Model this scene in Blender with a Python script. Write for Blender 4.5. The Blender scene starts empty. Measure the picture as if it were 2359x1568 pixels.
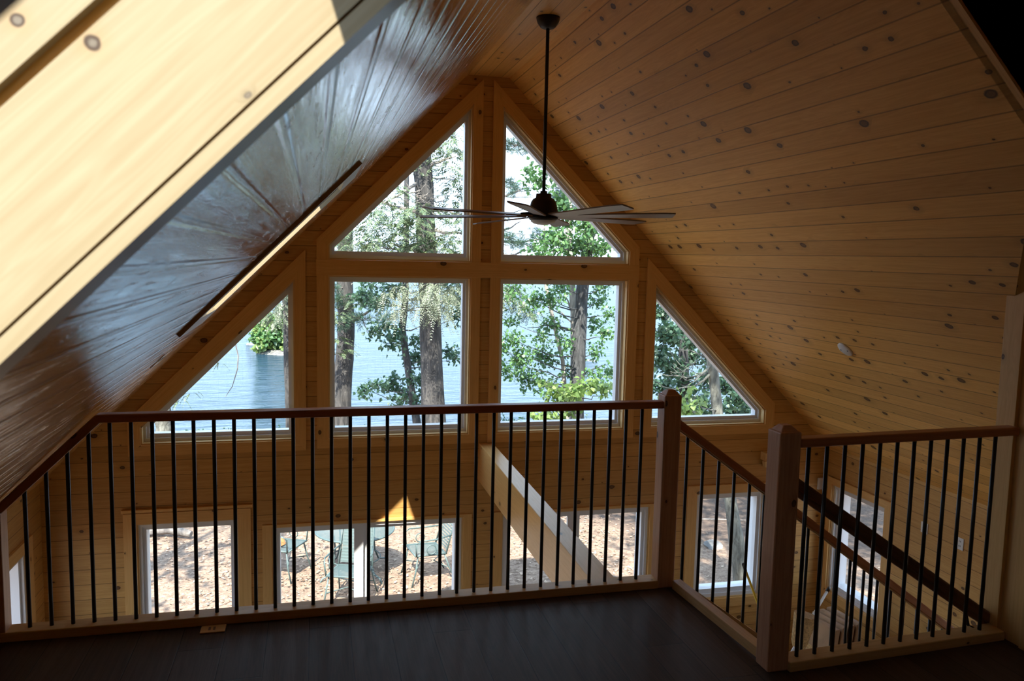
import bpy, bmesh, math, random
import numpy as np
from mathutils import Vector, Matrix
from mathutils.geometry import tessellate_polygon

random.seed(7); rng = np.random.default_rng(7)
S = bpy.context.scene
COL = S.collection

# ------------------------------------------------------------------ camera
CAM = Vector((0.0, 0.0, 1.6727))
R_ = Vector((0.971346653958552, -0.23669153432848467, 0.021512680464153167))
U_ = Vector((0.003785389679829252, 0.1059119135923834, 0.994368310730069))
F_ = Vector((0.23763701030878343, 0.965794897551456, -0.1037531525736589))
FPX = 1856.478
cd = bpy.data.cameras.new('camera'); cam = bpy.data.objects.new('camera', cd); COL.objects.link(cam)
cd.sensor_fit = 'HORIZONTAL'; cd.sensor_width = 36; cd.lens = FPX / 2359 * 36
cd.clip_start = 0.02; cd.clip_end = 5000
cd.dof.use_dof = True; cd.dof.focus_distance = 6.0; cd.dof.aperture_fstop = 6.5
cam.matrix_world = Matrix(((R_.x, U_.x, -F_.x, CAM.x), (R_.y, U_.y, -F_.y, CAM.y), (R_.z, U_.z, -F_.z, CAM.z), (0, 0, 0, 1)))
S.camera = cam


def at(u, v, Y):
    """point of the place on the vertical plane y = Y seen at photo pixel (u, v)"""
    d = F_ + R_ * ((u - 1179.5) / FPX) - U_ * ((v - 784) / FPX)
    return CAM + d * (Y / d.y)


# ------------------------------------------------------------------ light
S.view_settings.view_transform = 'Standard'; S.view_settings.look = 'None'
S.view_settings.gamma = 1.0; S.view_settings.use_curve_mapping = False
S.view_settings.exposure = 2.6
SUN = Vector((0.40, 1.0, -1.286)).normalized()
w = bpy.data.worlds.new('sky'); S.world = w; w.use_nodes = True
nt = w.node_tree; bg = nt.nodes['Background']
# bright hazy summer sky: white-blue at the horizon, brighter overhead
tc = nt.nodes.new('ShaderNodeTexCoord'); sx = nt.nodes.new('ShaderNodeSeparateXYZ'); nt.links.new(tc.outputs['Generated'], sx.inputs[0])
rp = nt.nodes.new('ShaderNodeValToRGB'); nt.links.new(sx.outputs[2], rp.inputs[0]); e = rp.color_ramp.elements
e[0].position = 0.0; e[0].color = (.50, .64, .84, 1); e[1].position = 1.0; e[1].color = (.32, .45, .66, 1)
q_ = e.new(.28); q_.color = (.42, .54, .72, 1)
nt.links.new(rp.outputs[0], bg.inputs[0]); bg.inputs[1].default_value = 1.0
ld = bpy.data.lights.new('sun', 'SUN'); ld.energy = 3.4; ld.angle = 0.0093; ld.color = (1.0, 0.95, 0.86)
lo = bpy.data.objects.new('sun', ld); COL.objects.link(lo)
lo.rotation_euler = SUN.to_track_quat('-Z', 'Y').to_euler(); lo.location = (-4, -8, 14)
cy = S.cycles
cy.use_denoising = True
cy.max_bounces = 12; cy.diffuse_bounces = 6; cy.glossy_bounces = 4; cy.transparent_max_bounces = 12
cy.sample_clamp_indirect = 6.0; cy.caustics_reflective = False; cy.caustics_refractive = False

# ------------------------------------------------------------------ node helpers
class G:
    def __init__(s, name):
        s.m = bpy.data.materials.new(name); s.m.use_nodes = True
        s.t = s.m.node_tree; s.b = s.t.nodes['Principled BSDF']; s.o = s.t.nodes['Material Output']
    def n(s, k, **kw):
        x = s.t.nodes.new('ShaderNode' + k)
        for a, b in kw.items(): setattr(x, a, b)
        return x
    def l(s, a, b): s.t.links.new(a, b)
    def put(s, sock, v):
        if hasattr(v, 'node'): s.l(v, sock)
        else: sock.default_value = v
    def math(s, op, a, b=0.0, c=0.0, clamp=False):
        x = s.n('Math', operation=op); x.use_clamp = clamp
        for i, v in enumerate((a, b, c)): s.put(x.inputs[i], v)
        return x.outputs[0]
    def ss(s, v, a, b, lo=0.0, hi=1.0):
        x = s.n('MapRange', interpolation_type='SMOOTHSTEP'); s.put(x.inputs[0], v)
        x.inputs[1].default_value = a; x.inputs[2].default_value = b; x.inputs[3].default_value = lo; x.inputs[4].default_value = hi
        return x.outputs[0]
    def mix(s, f, a, b, mode='MIX'):
        x = s.n('Mix', data_type='RGBA', blend_type=mode); s.put(x.inputs[0], f)
        for i, v in ((6, a), (7, b)): s.put(x.inputs[i], (*v, 1) if isinstance(v, tuple) and len(v) == 3 else v)
        return x.outputs[2]
    def xyz(s, x, y, z):
        c = s.n('CombineXYZ')
        for i, v in enumerate((x, y, z)): s.put(c.inputs[i], v)
        return c.outputs[0]
    def noise(s, vec, scale=1.0, detail=3.0, rough=0.5, dist=0.0):
        x = s.n('TexNoise'); s.l(vec, x.inputs['Vector'])
        x.inputs['Scale'].default_value = scale; x.inputs['Detail'].default_value = detail
        x.inputs['Roughness'].default_value = rough; x.inputs['Distortion'].default_value = dist
        return x.outputs[0]
    def sep(s, vec):
        x = s.n('SeparateXYZ'); s.l(vec, x.inputs[0]); return x.outputs
    def bump(s, h, strength, dist=0.01):
        x = s.n('Bump'); x.inputs['Strength'].default_value = strength; x.inputs['Distance'].default_value = dist
        s.l(h, x.inputs['Height']); s.l(x.outputs[0], s.b.inputs['Normal']); return x.outputs[0]
    def coord(s, k='Object'): return s.n('TexCoord').outputs[k]
    def uv(s): return s.sep(s.n('UVMap').outputs[0])


def plain(name, col, rough=0.5, metal=0.0, spec=0.5, noise=0.0, nscale=20.0):
    g = G(name); g.b.inputs['Roughness'].default_value = rough; g.b.inputs['Metallic'].default_value = metal
    g.b.inputs['Specular IOR Level'].default_value = spec
    if noise:
        f = g.noise(g.coord(), nscale, 4)
        g.l(g.mix(g.ss(f, .3, .7), tuple(c * (1 - noise) for c in col), tuple(c * (1 + noise) for c in col)), g.b.inputs['Base Color'])
    else: g.b.inputs['Base Color'].default_value = (*col, 1)
    return g.m


def wood(name, light, dark, width=None, off=0.0, rough=0.32, knots=0.3, gcol=0.45, tint=0.12, gw=0.005, spec=0.5,
         rvar=0.12, bump=0.25, knotcol=(0.05, 0.018, 0.008), streak=0.5, ksize=1.0, length=None, spots=(), gb=.12, patch=0.0, coat=0.0):
    """plank wood on UVs in metres: u runs along the grain, v across it"""
    g = G(name); u, v, _ = g.uv()
    if width:
        q = g.math('DIVIDE', g.math('ADD', v, off), width); idx = g.math('FLOOR', q); fr = g.math('FRACT', q)
        wn = g.n('TexWhiteNoise', noise_dimensions='1D'); g.l(idx, wn.inputs['W']); rnd = wn.outputs['Value']
        edge = g.math('MULTIPLY', g.math('MINIMUM', fr, g.math('SUBTRACT', 1.0, fr)), width)
        groove = g.ss(edge, gw * .25, gw, 1.0, 0.0)
        if length:
            q2 = g.math('DIVIDE', g.math('ADD', u, g.math('MULTIPLY', rnd, length * 5.3)), length)
            f2 = g.math('FRACT', q2); e2 = g.math('MULTIPLY', g.math('MINIMUM', f2, g.math('SUBTRACT', 1.0, f2)), length)
            groove = g.math('MAXIMUM', groove, g.ss(e2, gw * .25, gw, 1.0, 0.0))
            wn = g.n('TexWhiteNoise', noise_dimensions='2D'); g.l(g.xyz(idx, g.math('FLOOR', q2), 0.0), wn.inputs['Vector']); rnd = wn.outputs['Value']
        u = g.math('ADD', u, g.math('MULTIPLY', rnd, 37.0))
        kv = g.math('MULTIPLY', q, 1.0); ky = 1.0
    else:
        rnd = None; groove = None; kv = g.math('MULTIPLY', v, 9.0)
    # knots: one voronoi cell per board width, most cells empty
    vo = g.n('TexVoronoi', voronoi_dimensions='2D', feature='F1'); vo.inputs['Scale'].default_value = 1.0
    vo.inputs['Randomness'].default_value = 0.8
    ku = g.math('MULTIPLY', u, 6.0)
    wob = g.noise(g.xyz(g.math('MULTIPLY', u, 40.0), g.math('MULTIPLY', v, 60.0), 0.0), 1.0, 2)
    ku2 = g.math('ADD', ku, g.math('MULTIPLY', wob, 0.08))
    g.l(g.xyz(ku2, kv, 0.0), vo.inputs['Vector'])
    cs = g.n('SeparateColor'); g.l(vo.outputs['Color'], cs.inputs[0])
    keep = g.math('LESS_THAN', cs.outputs[0], knots)
    size = g.math('MULTIPLY', g.math('ADD', g.math('MULTIPLY', cs.outputs[1], cs.outputs[1]), 0.18), 0.13 * ksize)
    rel = g.math('DIVIDE', vo.outputs['Distance'], size)
    core = g.math('MULTIPLY', g.ss(rel, 0.75, 1.0, 1.0, 0.0), keep)
    ring = g.math('MULTIPLY', g.math('MULTIPLY', g.ss(rel, 0.9, 1.25, 1.0, 0.0), g.ss(rel, 0.55, 0.9)), keep)
    halo = g.math('MULTIPLY', g.ss(rel, 0.8, 4.0, 1.0, 0.0), keep)
    # grain, bent round the knots
    vb = g.math('ADD', v, g.math('MULTIPLY', halo, 0.012))
    z = rnd if rnd is not None else 0.0
    z10 = g.math('MULTIPLY', z, 11.0) if rnd is not None else 0.0
    g1 = g.noise(g.xyz(g.math('MULTIPLY', u, 1.3), g.math('MULTIPLY', vb, 70.0), z10), 1.0, 4, .6, .3)
    g2 = g.noise(g.xyz(g.math('MULTIPLY', u, .9), g.math('MULTIPLY', vb, 14.0), z10), 1.0, 3, .5, 1.2)
    ringw = g.math('SINE', g.math('MULTIPLY', g2, 60.0))
    fac = g.math('ADD', g.math('MULTIPLY', g.ss(g1, .3, .72), .55), g.math('MULTIPLY', g.math('ADD', ringw, 1.0), .18 * streak * 2))
    col = g.mix(g.math('MULTIPLY', fac, 1.0, clamp=True), light, dark)
    if rnd is not None:
        t = g.math('ADD', g.math('MULTIPLY', rnd, 2 * tint), 1 - tint)
        col = g.mix(1.0, col, g.xyz(t, g.math('POWER', t, 1.15), g.math('POWER', t, 1.3)), 'MULTIPLY')
    col = g.mix(g.math('MULTIPLY', halo, .35), col, tuple(c * .6 for c in dark))
    col = g.mix(g.math('MULTIPLY', core, .8), col, tuple(k * 1.4 for k in knotcol))
    col = g.mix(g.math('MULTIPLY', ring, .9), col, knotcol)
    for (px, py, pz, pr) in spots:      # single big knots at known places of a board
        vd = g.n('VectorMath', operation='DISTANCE'); g.l(g.n('NewGeometry').outputs['Position'], vd.inputs[0]); vd.inputs[1].default_value = (px, py, pz)
        dd = g.math('ADD', vd.outputs['Value'], g.math('MULTIPLY', g.math('SUBTRACT', wob, .5), pr * .5))
        col = g.mix(g.math('MULTIPLY', g.ss(dd, pr * .9, pr * 2.6, 1.0, 0.0), .3), col, (.42, .26, .12))
        col = g.mix(g.ss(dd, pr * .85, pr * 1.05, 1.0, 0.0), col, (.07, .045, .03))
        col = g.mix(g.ss(dd, pr * .6, pr * .8, 1.0, 0.0), col, (.20, .17, .13))
    h = g.math('MULTIPLY', g1, gb)
    if groove is not None:
        col = g.mix(g.math('MULTIPLY', groove, .85), col, tuple(c * gcol for c in dark))
        h = g.math('SUBTRACT', h, groove)
    g.l(col, g.b.inputs['Base Color'])
    rr = g.noise(g.xyz(g.math('MULTIPLY', u, 2.5), g.math('MULTIPLY', v, 22.0), z10), 1.0, 4, .65, 1.0)
    if patch:     # uneven varnish: dull smears along the boards
        pn = g.noise(g.xyz(g.math('MULTIPLY', u, 1.7), g.math('MULTIPLY', v, 24.0), z10), 1.0, 5, .7, 1.5)
        rr = g.math('ADD', rr, g.math('MULTIPLY', g.ss(pn, .5, .68), patch))
        h = g.math('ADD', h, g.math('MULTIPLY', pn, .55))
    g.l(g.math('ADD', rough - rvar / 2, g.math('MULTIPLY', rr, rvar)), g.b.inputs['Roughness'])
    g.b.inputs['Specular IOR Level'].default_value = spec; g.b.inputs['Coat Weight'].default_value = coat; g.b.inputs['Coat Roughness'].default_value = .14; g.b.inputs['Coat IOR'].default_value = 1.6
    bn = g.bump(h, bump, 0.006)
    if coat: g.l(bn, g.b.inputs['Coat Normal']); g.l(g.math('ADD', .07, g.math('MULTIPLY', rr, .14)), g.b.inputs['Coat Roughness'])
    return g.m


PL, PD = (0.87, 0.50, 0.145), (0.73, 0.365, 0.085)
M = {}
M['pine_gable'] = wood('pine siding gable', (0.66, 0.385, 0.13), (0.54, 0.285, 0.078), 0.1155, 0.0, knots=.22, gw=.004, rough=.46, spec=.3)
M['pine_right'] = wood('pine ceiling right', PL, PD, 0.1165, 0.0, knots=.42, ksize=1.15, gw=.0045, rough=.48, spec=.25)
M['pine_left'] = wood('pine ceiling left varnished', PL, PD, 0.1008, 0.0, knots=.18, gw=.013, rough=.15, rvar=.14, bump=.6, gcol=.35, spec=1.0, gb=.4, patch=1.0, coat=.7)
M['pine_flat'] = wood('pine ceiling ridge', PL, PD, 0.11, 0.0, knots=.2, gw=.004)
M['pine_trim'] = wood('pine casing', (0.80, 0.49, 0.18), (0.70, 0.395, 0.125), None, knots=.1, rough=.42, bump=.1, spec=.35)
M['pine_jamb'] = wood('pale pine jamb', (0.78, 0.56, 0.27), (0.68, 0.45, 0.19), None, knots=.05, rough=.38, bump=.1)
M['pine_well'] = wood('pale pine skylight well', (0.41, 0.335, 0.215), (0.335, 0.265, 0.155), None, knots=.03, rough=.36, bump=.12, knotcol=(.12, .10, .08), spots=[(*at(218, 102, .965), .0115), (*at(35, 42, .945), .009)])
M['pine_beam'] = wood('planed pine beam', (0.80, 0.50, 0.19), (0.70, 0.40, 0.13), None, knots=.12, rough=.3, bump=.1)
M['pine_shoe'] = wood('pine shoe rail', (0.74, 0.48, 0.21), (0.62, 0.37, 0.145), None, knots=.06, rough=.45, bump=.1, spec=.3)
M['stain'] = wood('red brown stained rail', (0.50, 0.20, 0.075), (0.37, 0.125, 0.045), None, knots=.05, rough=.36, bump=.15)
M['stain_post'] = wood('brown stained post', (0.66, 0.37, 0.21), (0.50, 0.25, 0.13), None, knots=.12, rough=.42, bump=.2, knotcol=(.03, .012, .008))
M['stain_dark'] = wood('dark brown handrail', (0.24, 0.12, 0.06), (0.15, 0.07, 0.034), None, knots=.0, rough=.35, bump=.1)
M['floor'] = wood('dark plank floor', (0.10, 0.065, 0.045), (0.06, 0.038, 0.026), 0.178, 0.0, knots=0.0, rough=.5, rvar=.08, spec=.13, gcol=.25, tint=.2, gw=.0028, bump=.2, length=1.22)
M['floor2'] = wood('lower plank floor', (0.55, 0.40, 0.24), (0.45, 0.31, 0.17), 0.14, 0.0, knots=0.0, rough=.4, length=1.2)
M['black'] = plain('black metal', (0.012, 0.011, 0.011), .38)
M['bronze'] = plain('dark bronze', (0.02, 0.015, 0.012), .42, .3)
M['blade'] = wood('walnut fan blade', (0.27, 0.22, 0.19), (0.20, 0.155, 0.13), None, knots=0, rough=.38, bump=.05)
M['white'] = plain('white vinyl', (0.78, 0.79, 0.80), .35)
M['white_plate'] = plain('white plastic', (0.75, 0.74, 0.70), .4)
M['dark_slot'] = plain('dark slot', (0.02, 0.02, 0.02), .6)
M['lens'] = plain('frosted lens', (0.72, 0.72, 0.70), .45)
M['card'] = plain('brown cardboard', (0.34, 0.19, 0.09), .75, noise=.15, nscale=6)
M['straw'] = plain('broom straw', (0.45, 0.27, 0.10), .8, noise=.3, nscale=60)
M['yellow'] = plain('yellow pole', (0.75, 0.50, 0.03), .4)
M['wpole'] = plain('white pole', (0.72, 0.70, 0.66), .4)
M['iron'] = plain('verdigris iron', (0.075, 0.11, 0.108), .5, .1, noise=.15, nscale=30)
g_ = G('iron mesh'); x_, y_, z_ = g_.sep(g_.coord()); g_.b.inputs['Base Color'].default_value = (.075, .11, .108, 1); g_.b.inputs['Roughness'].default_value = .5
wv = g_.math('MULTIPLY', g_.math('SINE', g_.math('MULTIPLY', g_.math('ADD', x_, y_), 420.0)), g_.math('SINE', g_.math('MULTIPLY', g_.math('ADD', g_.math('SUBTRACT', x_, y_), z_), 420.0)))
g_.l(g_.math('LESS_THAN', wv, .22), g_.b.inputs['Alpha']); M['iron_mesh'] = g_.m
M['rust_leaf'] = plain('dry leaf heap', (0.50, 0.20, 0.07), .8, noise=.3, nscale=40)
M['rock'] = plain('grey rock', (0.15, 0.145, 0.135), .85, noise=.45, nscale=5)
M['rock_red'] = plain('reddish rock', (0.22, 0.12, 0.09), .85, noise=.35, nscale=5)
M['rock_pale'] = plain('pale rock', (0.28, 0.275, 0.25), .85, noise=.3, nscale=5)
M['roof'] = plain('roof felt', (0.06, 0.06, 0.06), .9)
M['drywood'] = plain('dead grey wood', (0.20, 0.175, 0.155), .85, noise=.3, nscale=20)


def glass(name='window glass', tint=(.965, .98, .975, 1)):
    g = G(name); t = g.n('BsdfTransparent'); t.inputs[0].default_value = tint
    gl = g.n('BsdfGlossy'); gl.inputs['Roughness'].default_value = 0.0; gl.inputs[0].default_value = (.9, .95, 1, 1)
    lw = g.n('LayerWeight'); fr_ = g.math('ADD', g.math('MULTIPLY', g.math('POWER', lw.outputs['Facing'], 5.0), .9), .03)
    mx = g.n('MixShader'); g.l(fr_, mx.inputs[0]); g.l(t.outputs[0], mx.inputs[1]); g.l(gl.outputs[0], mx.inputs[2])
    g.l(mx.outputs[0], g.o.inputs[0]); return g.m
M['glass'] = glass(); M['glass_roof'] = glass('tinted skylight glass', (.80, .80, .79, 1))


def bark(name, a, b, sc=1.0):
    g = G(name); x, y, z = g.sep(g.coord())
    f = g.noise(g.xyz(g.math('MULTIPLY', x, 14 * sc), g.math('MULTIPLY', y, 14 * sc), g.math('MULTIPLY', z, 3 * sc)), 1, 6, .7, .6)
    g.l(g.mix(g.ss(f, .3, .7), a, b), g.b.inputs['Base Color']); g.b.inputs['Roughness'].default_value = .9
    g.bump(f, 1.0, .04); return g.m
M['bark_pine'] = bark('pine bark', (.018, .017, .017), (.088, .08, .074))
M['bark_grey'] = bark('grey bark', (.022, .022, .023), (.095, .095, .097), 1.4)
M['bark_birch'] = bark('pale birch bark', (.26, .23, .20), (.50, .45, .40), 1.0)
M['bark_lichen'] = bark('lichen bark', (.06, .06, .05), (.22, .22, .185), 1.3)


def leaf(name, a, b, tr=.45):
    g = G(name); ge = g.n('NewGeometry'); r = ge.outputs['Random Per Island']
    c = g.mix(r, a, b)
    d = g.n('BsdfDiffuse'); g.l(c, d.inputs[0]); t = g.n('BsdfTranslucent'); g.l(g.mix(.35, c, tuple(min(1, k * 1.8) for k in b)), t.inputs[0])
    m1 = g.n('MixShader'); m1.inputs[0].default_value = tr; g.l(d.outputs[0], m1.inputs[1]); g.l(t.outputs[0], m1.inputs[2])
    gl = g.n('BsdfGlossy'); gl.inputs['Roughness'].default_value = .45; gl.inputs[0].default_value = (.8, .8, .8, 1)
    m2 = g.n('MixShader'); m2.inputs[0].default_value = .05; g.l(m1.outputs[0], m2.inputs[1]); g.l(gl.outputs[0], m2.inputs[2])
    g.l(m2.outputs[0], g.o.inputs[0]); return g.m
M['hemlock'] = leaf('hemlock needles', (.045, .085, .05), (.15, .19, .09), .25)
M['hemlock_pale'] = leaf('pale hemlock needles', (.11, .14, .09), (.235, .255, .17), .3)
M['pine_needle'] = leaf('pine needles', (.03, .085, .06), (.09, .15, .09), .25)
M['maple'] = leaf('maple leaves', (.05, .13, .05), (.12, .24, .07), .4)
M['maple_bright'] = leaf('sunlit young leaves', (.13, .23, .05), (.25, .34, .11), .5)  # lighter copy of the maple leaves, sunlight put into the colour
M['oak'] = leaf('dark oak leaves', (.03, .085, .05), (.08, .15, .08), .35)


def ground():
    g = G('leaf litter ground'); c = g.coord()
    a = g.noise(c, 14, 6, .75, .4); b = g.noise(c, 1.1, 4, .6); d = g.noise(c, 60, 3, .6)
    col = g.mix(g.ss(a, .32, .68), (.15, .09, .06), (.35, .245, .17))
    col = g.mix(g.math('MULTIPLY', g.ss(b, .5, .75), .55), col, (.12, .085, .06))
    col = g.mix(g.math('MULTIPLY', g.ss(d, .58, .7), .6), col, (.58, .46, .34))
    px, py, pz = g.sep(g.n('NewGeometry').outputs['Position'])     # needle duff beyond the wood chips, its colour also darkened for tree shade
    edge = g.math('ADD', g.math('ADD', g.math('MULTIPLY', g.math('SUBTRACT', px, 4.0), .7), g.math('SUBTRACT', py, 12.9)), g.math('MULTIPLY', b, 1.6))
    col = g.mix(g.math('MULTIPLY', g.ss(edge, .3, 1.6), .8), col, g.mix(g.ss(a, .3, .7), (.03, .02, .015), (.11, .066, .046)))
    g.l(col, g.b.inputs['Base Color']); g.b.inputs['Roughness'].default_value = .95
    g.bump(a, .8, .05); return g.m
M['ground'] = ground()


def lake():
    g = G('lake water'); x, y, z = g.sep(g.coord())
    f = g.noise(g.xyz(g.math('MULTIPLY', x, .55), g.math('MULTIPLY', y, 1.6), 0.0), 1.0, 5, .62, .5)
    f2 = g.noise(g.xyz(g.math('MULTIPLY', x, .08), g.math('MULTIPLY', y, .2), 0.0), 1.0, 3, .55, .5)
    nb = g.n('Bump'); nb.inputs['Strength'].default_value = .55; nb.inputs['Distance'].default_value = .25
    g.l(g.math('ADD', f, g.math('MULTIPLY', f2, 1.5)), nb.inputs['Height'])
    d = g.n('BsdfDiffuse'); d.inputs[0].default_value = (.012, .03, .045, 1); gl = g.n('BsdfGlossy'); gl.inputs[0].default_value = (.88, .93, .94, 1); gl.inputs['Roughness'].default_value = .06
    lw = g.n('LayerWeight'); mx = g.n('MixShader')
    for q in (d, gl, lw): g.l(nb.outputs[0], q.inputs['Normal'])
    g.l(g.math('ADD', g.math('MULTIPLY', g.math('POWER', lw.outputs['Facing'], 4.0), .42), .03), mx.inputs[0])
    g.l(d.outputs[0], mx.inputs[1]); g.l(gl.outputs[0], mx.inputs[2]); g.l(mx.outputs[0], g.o.inputs[0]); return g.m
M['lake'] = lake()

# ------------------------------------------------------------------ mesh helpers
class MB:
    def __init__(s): s.v = []; s.f = []; s.uv = []; s.o = (random.uniform(0, 20), random.uniform(0, 20)); s.sm = []
    def face(s, pts, along=None, uvf=None, smooth=False):
        pts = [Vector(p) for p in pts]; i = len(s.v); s.v += pts; s.f.append(tuple(range(i, i + len(pts)))); s.sm.append(smooth)
        if uvf: s.uv.append([uvf(p) for p in pts]); return
        n = Vector((0, 0, 0))
        for k in range(len(pts)): n += pts[k].cross(pts[(k + 1) % len(pts)]) if False else (pts[k] - pts[0]).cross(pts[(k + 1) % len(pts)] - pts[0])
        n = n.normalized() if n.length > 1e-12 else Vector((0, 0, 1))
        a = Vector(along) if along is not None else Vector((1, 0, 0))
        a = a - n * a.dot(n)
        if a.length < 1e-4: a = n.orthogonal()
        a.normalize(); c = n.cross(a)
        s.uv.append([(p.dot(a) + s.o[0], p.dot(c) + s.o[1]) for p in pts])
    def prism(s, pts, ext, along=None, uvf=None):
        """closed prism: polygon pts swept by vector ext"""
        pts = [Vector(p) for p in pts]; ext = Vector(ext); n = Vector((0, 0, 0))
        for k in range(1, len(pts) - 1): n += (pts[k] - pts[0]).cross(pts[k + 1] - pts[0])
        if n.dot(ext) > 0: pts = pts[::-1]
        s.face(pts, along, uvf); s.face([p + ext for p in pts[::-1]], along, uvf)
        for k in range(len(pts)):
            a, b = pts[k], pts[(k + 1) % len(pts)]; s.face([b, a, a + ext, b + ext], along)
    def box(s, x0, x1, y0, y1, z0, z1, along=None):
        if along is None:
            d = [(abs(x1 - x0), (1, 0, 0)), (abs(y1 - y0), (0, 1, 0)), (abs(z1 - z0), (0, 0, 1))]; along = max(d)[1]
        s.prism([(x0, y0, z0), (x1, y0, z0), (x1, y1, z0), (x0, y1, z0)], (0, 0, z1 - z0), along)
    def bar(s, p0, p1, wd, ht, up=(0, 0, 1)):
        p0, p1 = Vector(p0), Vector(p1); d = (p1 - p0).normalized(); sd = d.cross(Vector(up)).normalized() * wd / 2; u = sd.cross(d).normalized() * ht / 2
        s.prism([p0 - sd - u, p0 + sd - u, p0 + sd + u, p0 - sd + u], p1 - p0, d)
    def tube(s, pts, rad, n=8, cap=True):
        pts = [Vector(p) for p in pts]
        if not hasattr(rad, '__len__'): rad = [rad] * len(pts)
        ref = Vector((0.137, 0.31, 0.94)); rings = []
        for k, p in enumerate(pts):
            d = (pts[min(k + 1, len(pts) - 1)] - pts[max(k - 1, 0)]).normalized()
            a = d.cross(ref); a = a.normalized() if a.length > 1e-3 else d.orthogonal().normalized(); b = d.cross(a)
            rings.append([p + (a * math.cos(2 * math.pi * j / n) + b * math.sin(2 * math.pi * j / n)) * rad[k] for j in range(n)])
        L = 0.0
        for k in range(len(pts) - 1):
            L2 = L + (pts[k + 1] - pts[k]).length
            for j in range(n):
                j2 = (j + 1) % n
                i = len(s.v); s.v += [rings[k][j], rings[k][j2], rings[k + 1][j2], rings[k + 1][j]]
                s.f.append((i, i + 1, i + 2, i + 3)); s.sm.append(True)
                c0, c1 = j / n * 6.28 * rad[k], (j + 1) / n * 6.28 * rad[k]
                s.uv.append([(L + s.o[0], c0), (L + s.o[0], c1), (L2 + s.o[0], c1), (L2 + s.o[0], c0)])
            L = L2
        if cap: s.face(rings[0][::-1]); s.face(rings[-1])
    def lathe(s, prof, c, n=24):
        c = Vector(c)
        for k in range(len(prof) - 1):
            (r0, z0), (r1, z1) = prof[k], prof[k + 1]
            for j in range(n):
                a, b = 2 * math.pi * j / n, 2 * math.pi * (j + 1) / n
                P = [c + Vector((r0 * math.cos(a), r0 * math.sin(a), z0)), c + Vector((r0 * math.cos(b), r0 * math.sin(b), z0)),
                     c + Vector((r1 * math.cos(b), r1 * math.sin(b), z1)), c + Vector((r1 * math.cos(a), r1 * math.sin(a), z1))]
                if r0 < 1e-6: P = [P[0], P[2], P[3]]
                elif r1 < 1e-6: P = [P[0], P[1], P[2]]
                s.face(P, smooth=True)
    def build(s, name, mat, parent=None, bevel=0.0, weld=True, kind=None, segs=2):
        me = bpy.data.meshes.new(name)
        if parent is not None: o0 = parent.get('_o', (0, 0, 0)); o0 = Vector(o0)
        else:
            xs = [p.x for p in s.v]; ys = [p.y for p in s.v]; zs = [p.z for p in s.v]
            o0 = Vector(((min(xs) + max(xs)) / 2, (min(ys) + max(ys)) / 2, min(zs)))
        me.from_pydata([tuple(p - o0) for p in s.v], [], s.f)
        ul = me.uv_layers.new(name='UVMap'); flat = [c for f in s.uv for uv in f for c in uv]
        ul.data.foreach_set('uv', flat); me.polygons.foreach_set('use_smooth', s.sm)
        me.materials.append(mat)
        if weld or bevel:
            bm = bmesh.new(); bm.from_mesh(me); bmesh.ops.remove_doubles(bm, verts=bm.verts, dist=1e-5)
            if bevel:
                es = [e for e in bm.edges if len(e.link_faces) == 2 and e.calc_face_angle(0) > .5]
                bmesh.ops.bevel(bm, geom=es, offset=bevel, segments=segs, affect='EDGES', profile=.5)
            bm.to_mesh(me); bm.free()
        ob = bpy.data.objects.new(name, me); COL.objects.link(ob)
        if parent is not None: ob.parent = parent
        else: ob.location = o0
        ob['_o'] = tuple(o0)
        if kind: ob['kind'] = kind
        return ob


def tag(o, label, cat, group=None, kind=None):
    o['label'] = label; o['category'] = cat
    if group: o['group'] = group
    if kind: o['kind'] = kind
    return o


def thing(name, loc, label, cat, group=None, kind=None):
    o = bpy.data.objects.new(name, None); COL.objects.link(o); o.location = loc; o.empty_display_size = .1
    o['_o'] = tuple(loc); return tag(o, label, cat, group, kind)


def inset(poly, ds):
    """offset a polygon's edges inward by ds (negative = outward); ds per edge"""
    n = len(poly); A = sum(poly[i][0] * poly[(i + 1) % n][1] - poly[(i + 1) % n][0] * poly[i][1] for i in range(n))
    sg = 1 if A > 0 else -1; L = []
    if not hasattr(ds, '__len__'): ds = [ds] * n
    for i in range(n):
        (x0, y0), (x1, y1) = poly[i], poly[(i + 1) % n]; l = math.hypot(x1 - x0, y1 - y0)
        nx, ny = -(y1 - y0) / l * sg, (x1 - x0) / l * sg
        L.append((nx, ny, nx * x0 + ny * y0 + ds[i]))
    out = []
    for i in range(n):
        a, b = L[i - 1], L[i]; det = a[0] * b[1] - a[1] * b[0]
        out.append(((a[2] * b[1] - a[1] * b[2]) / det, (a[0] * b[2] - a[2] * b[0]) / det))
    return out


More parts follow.
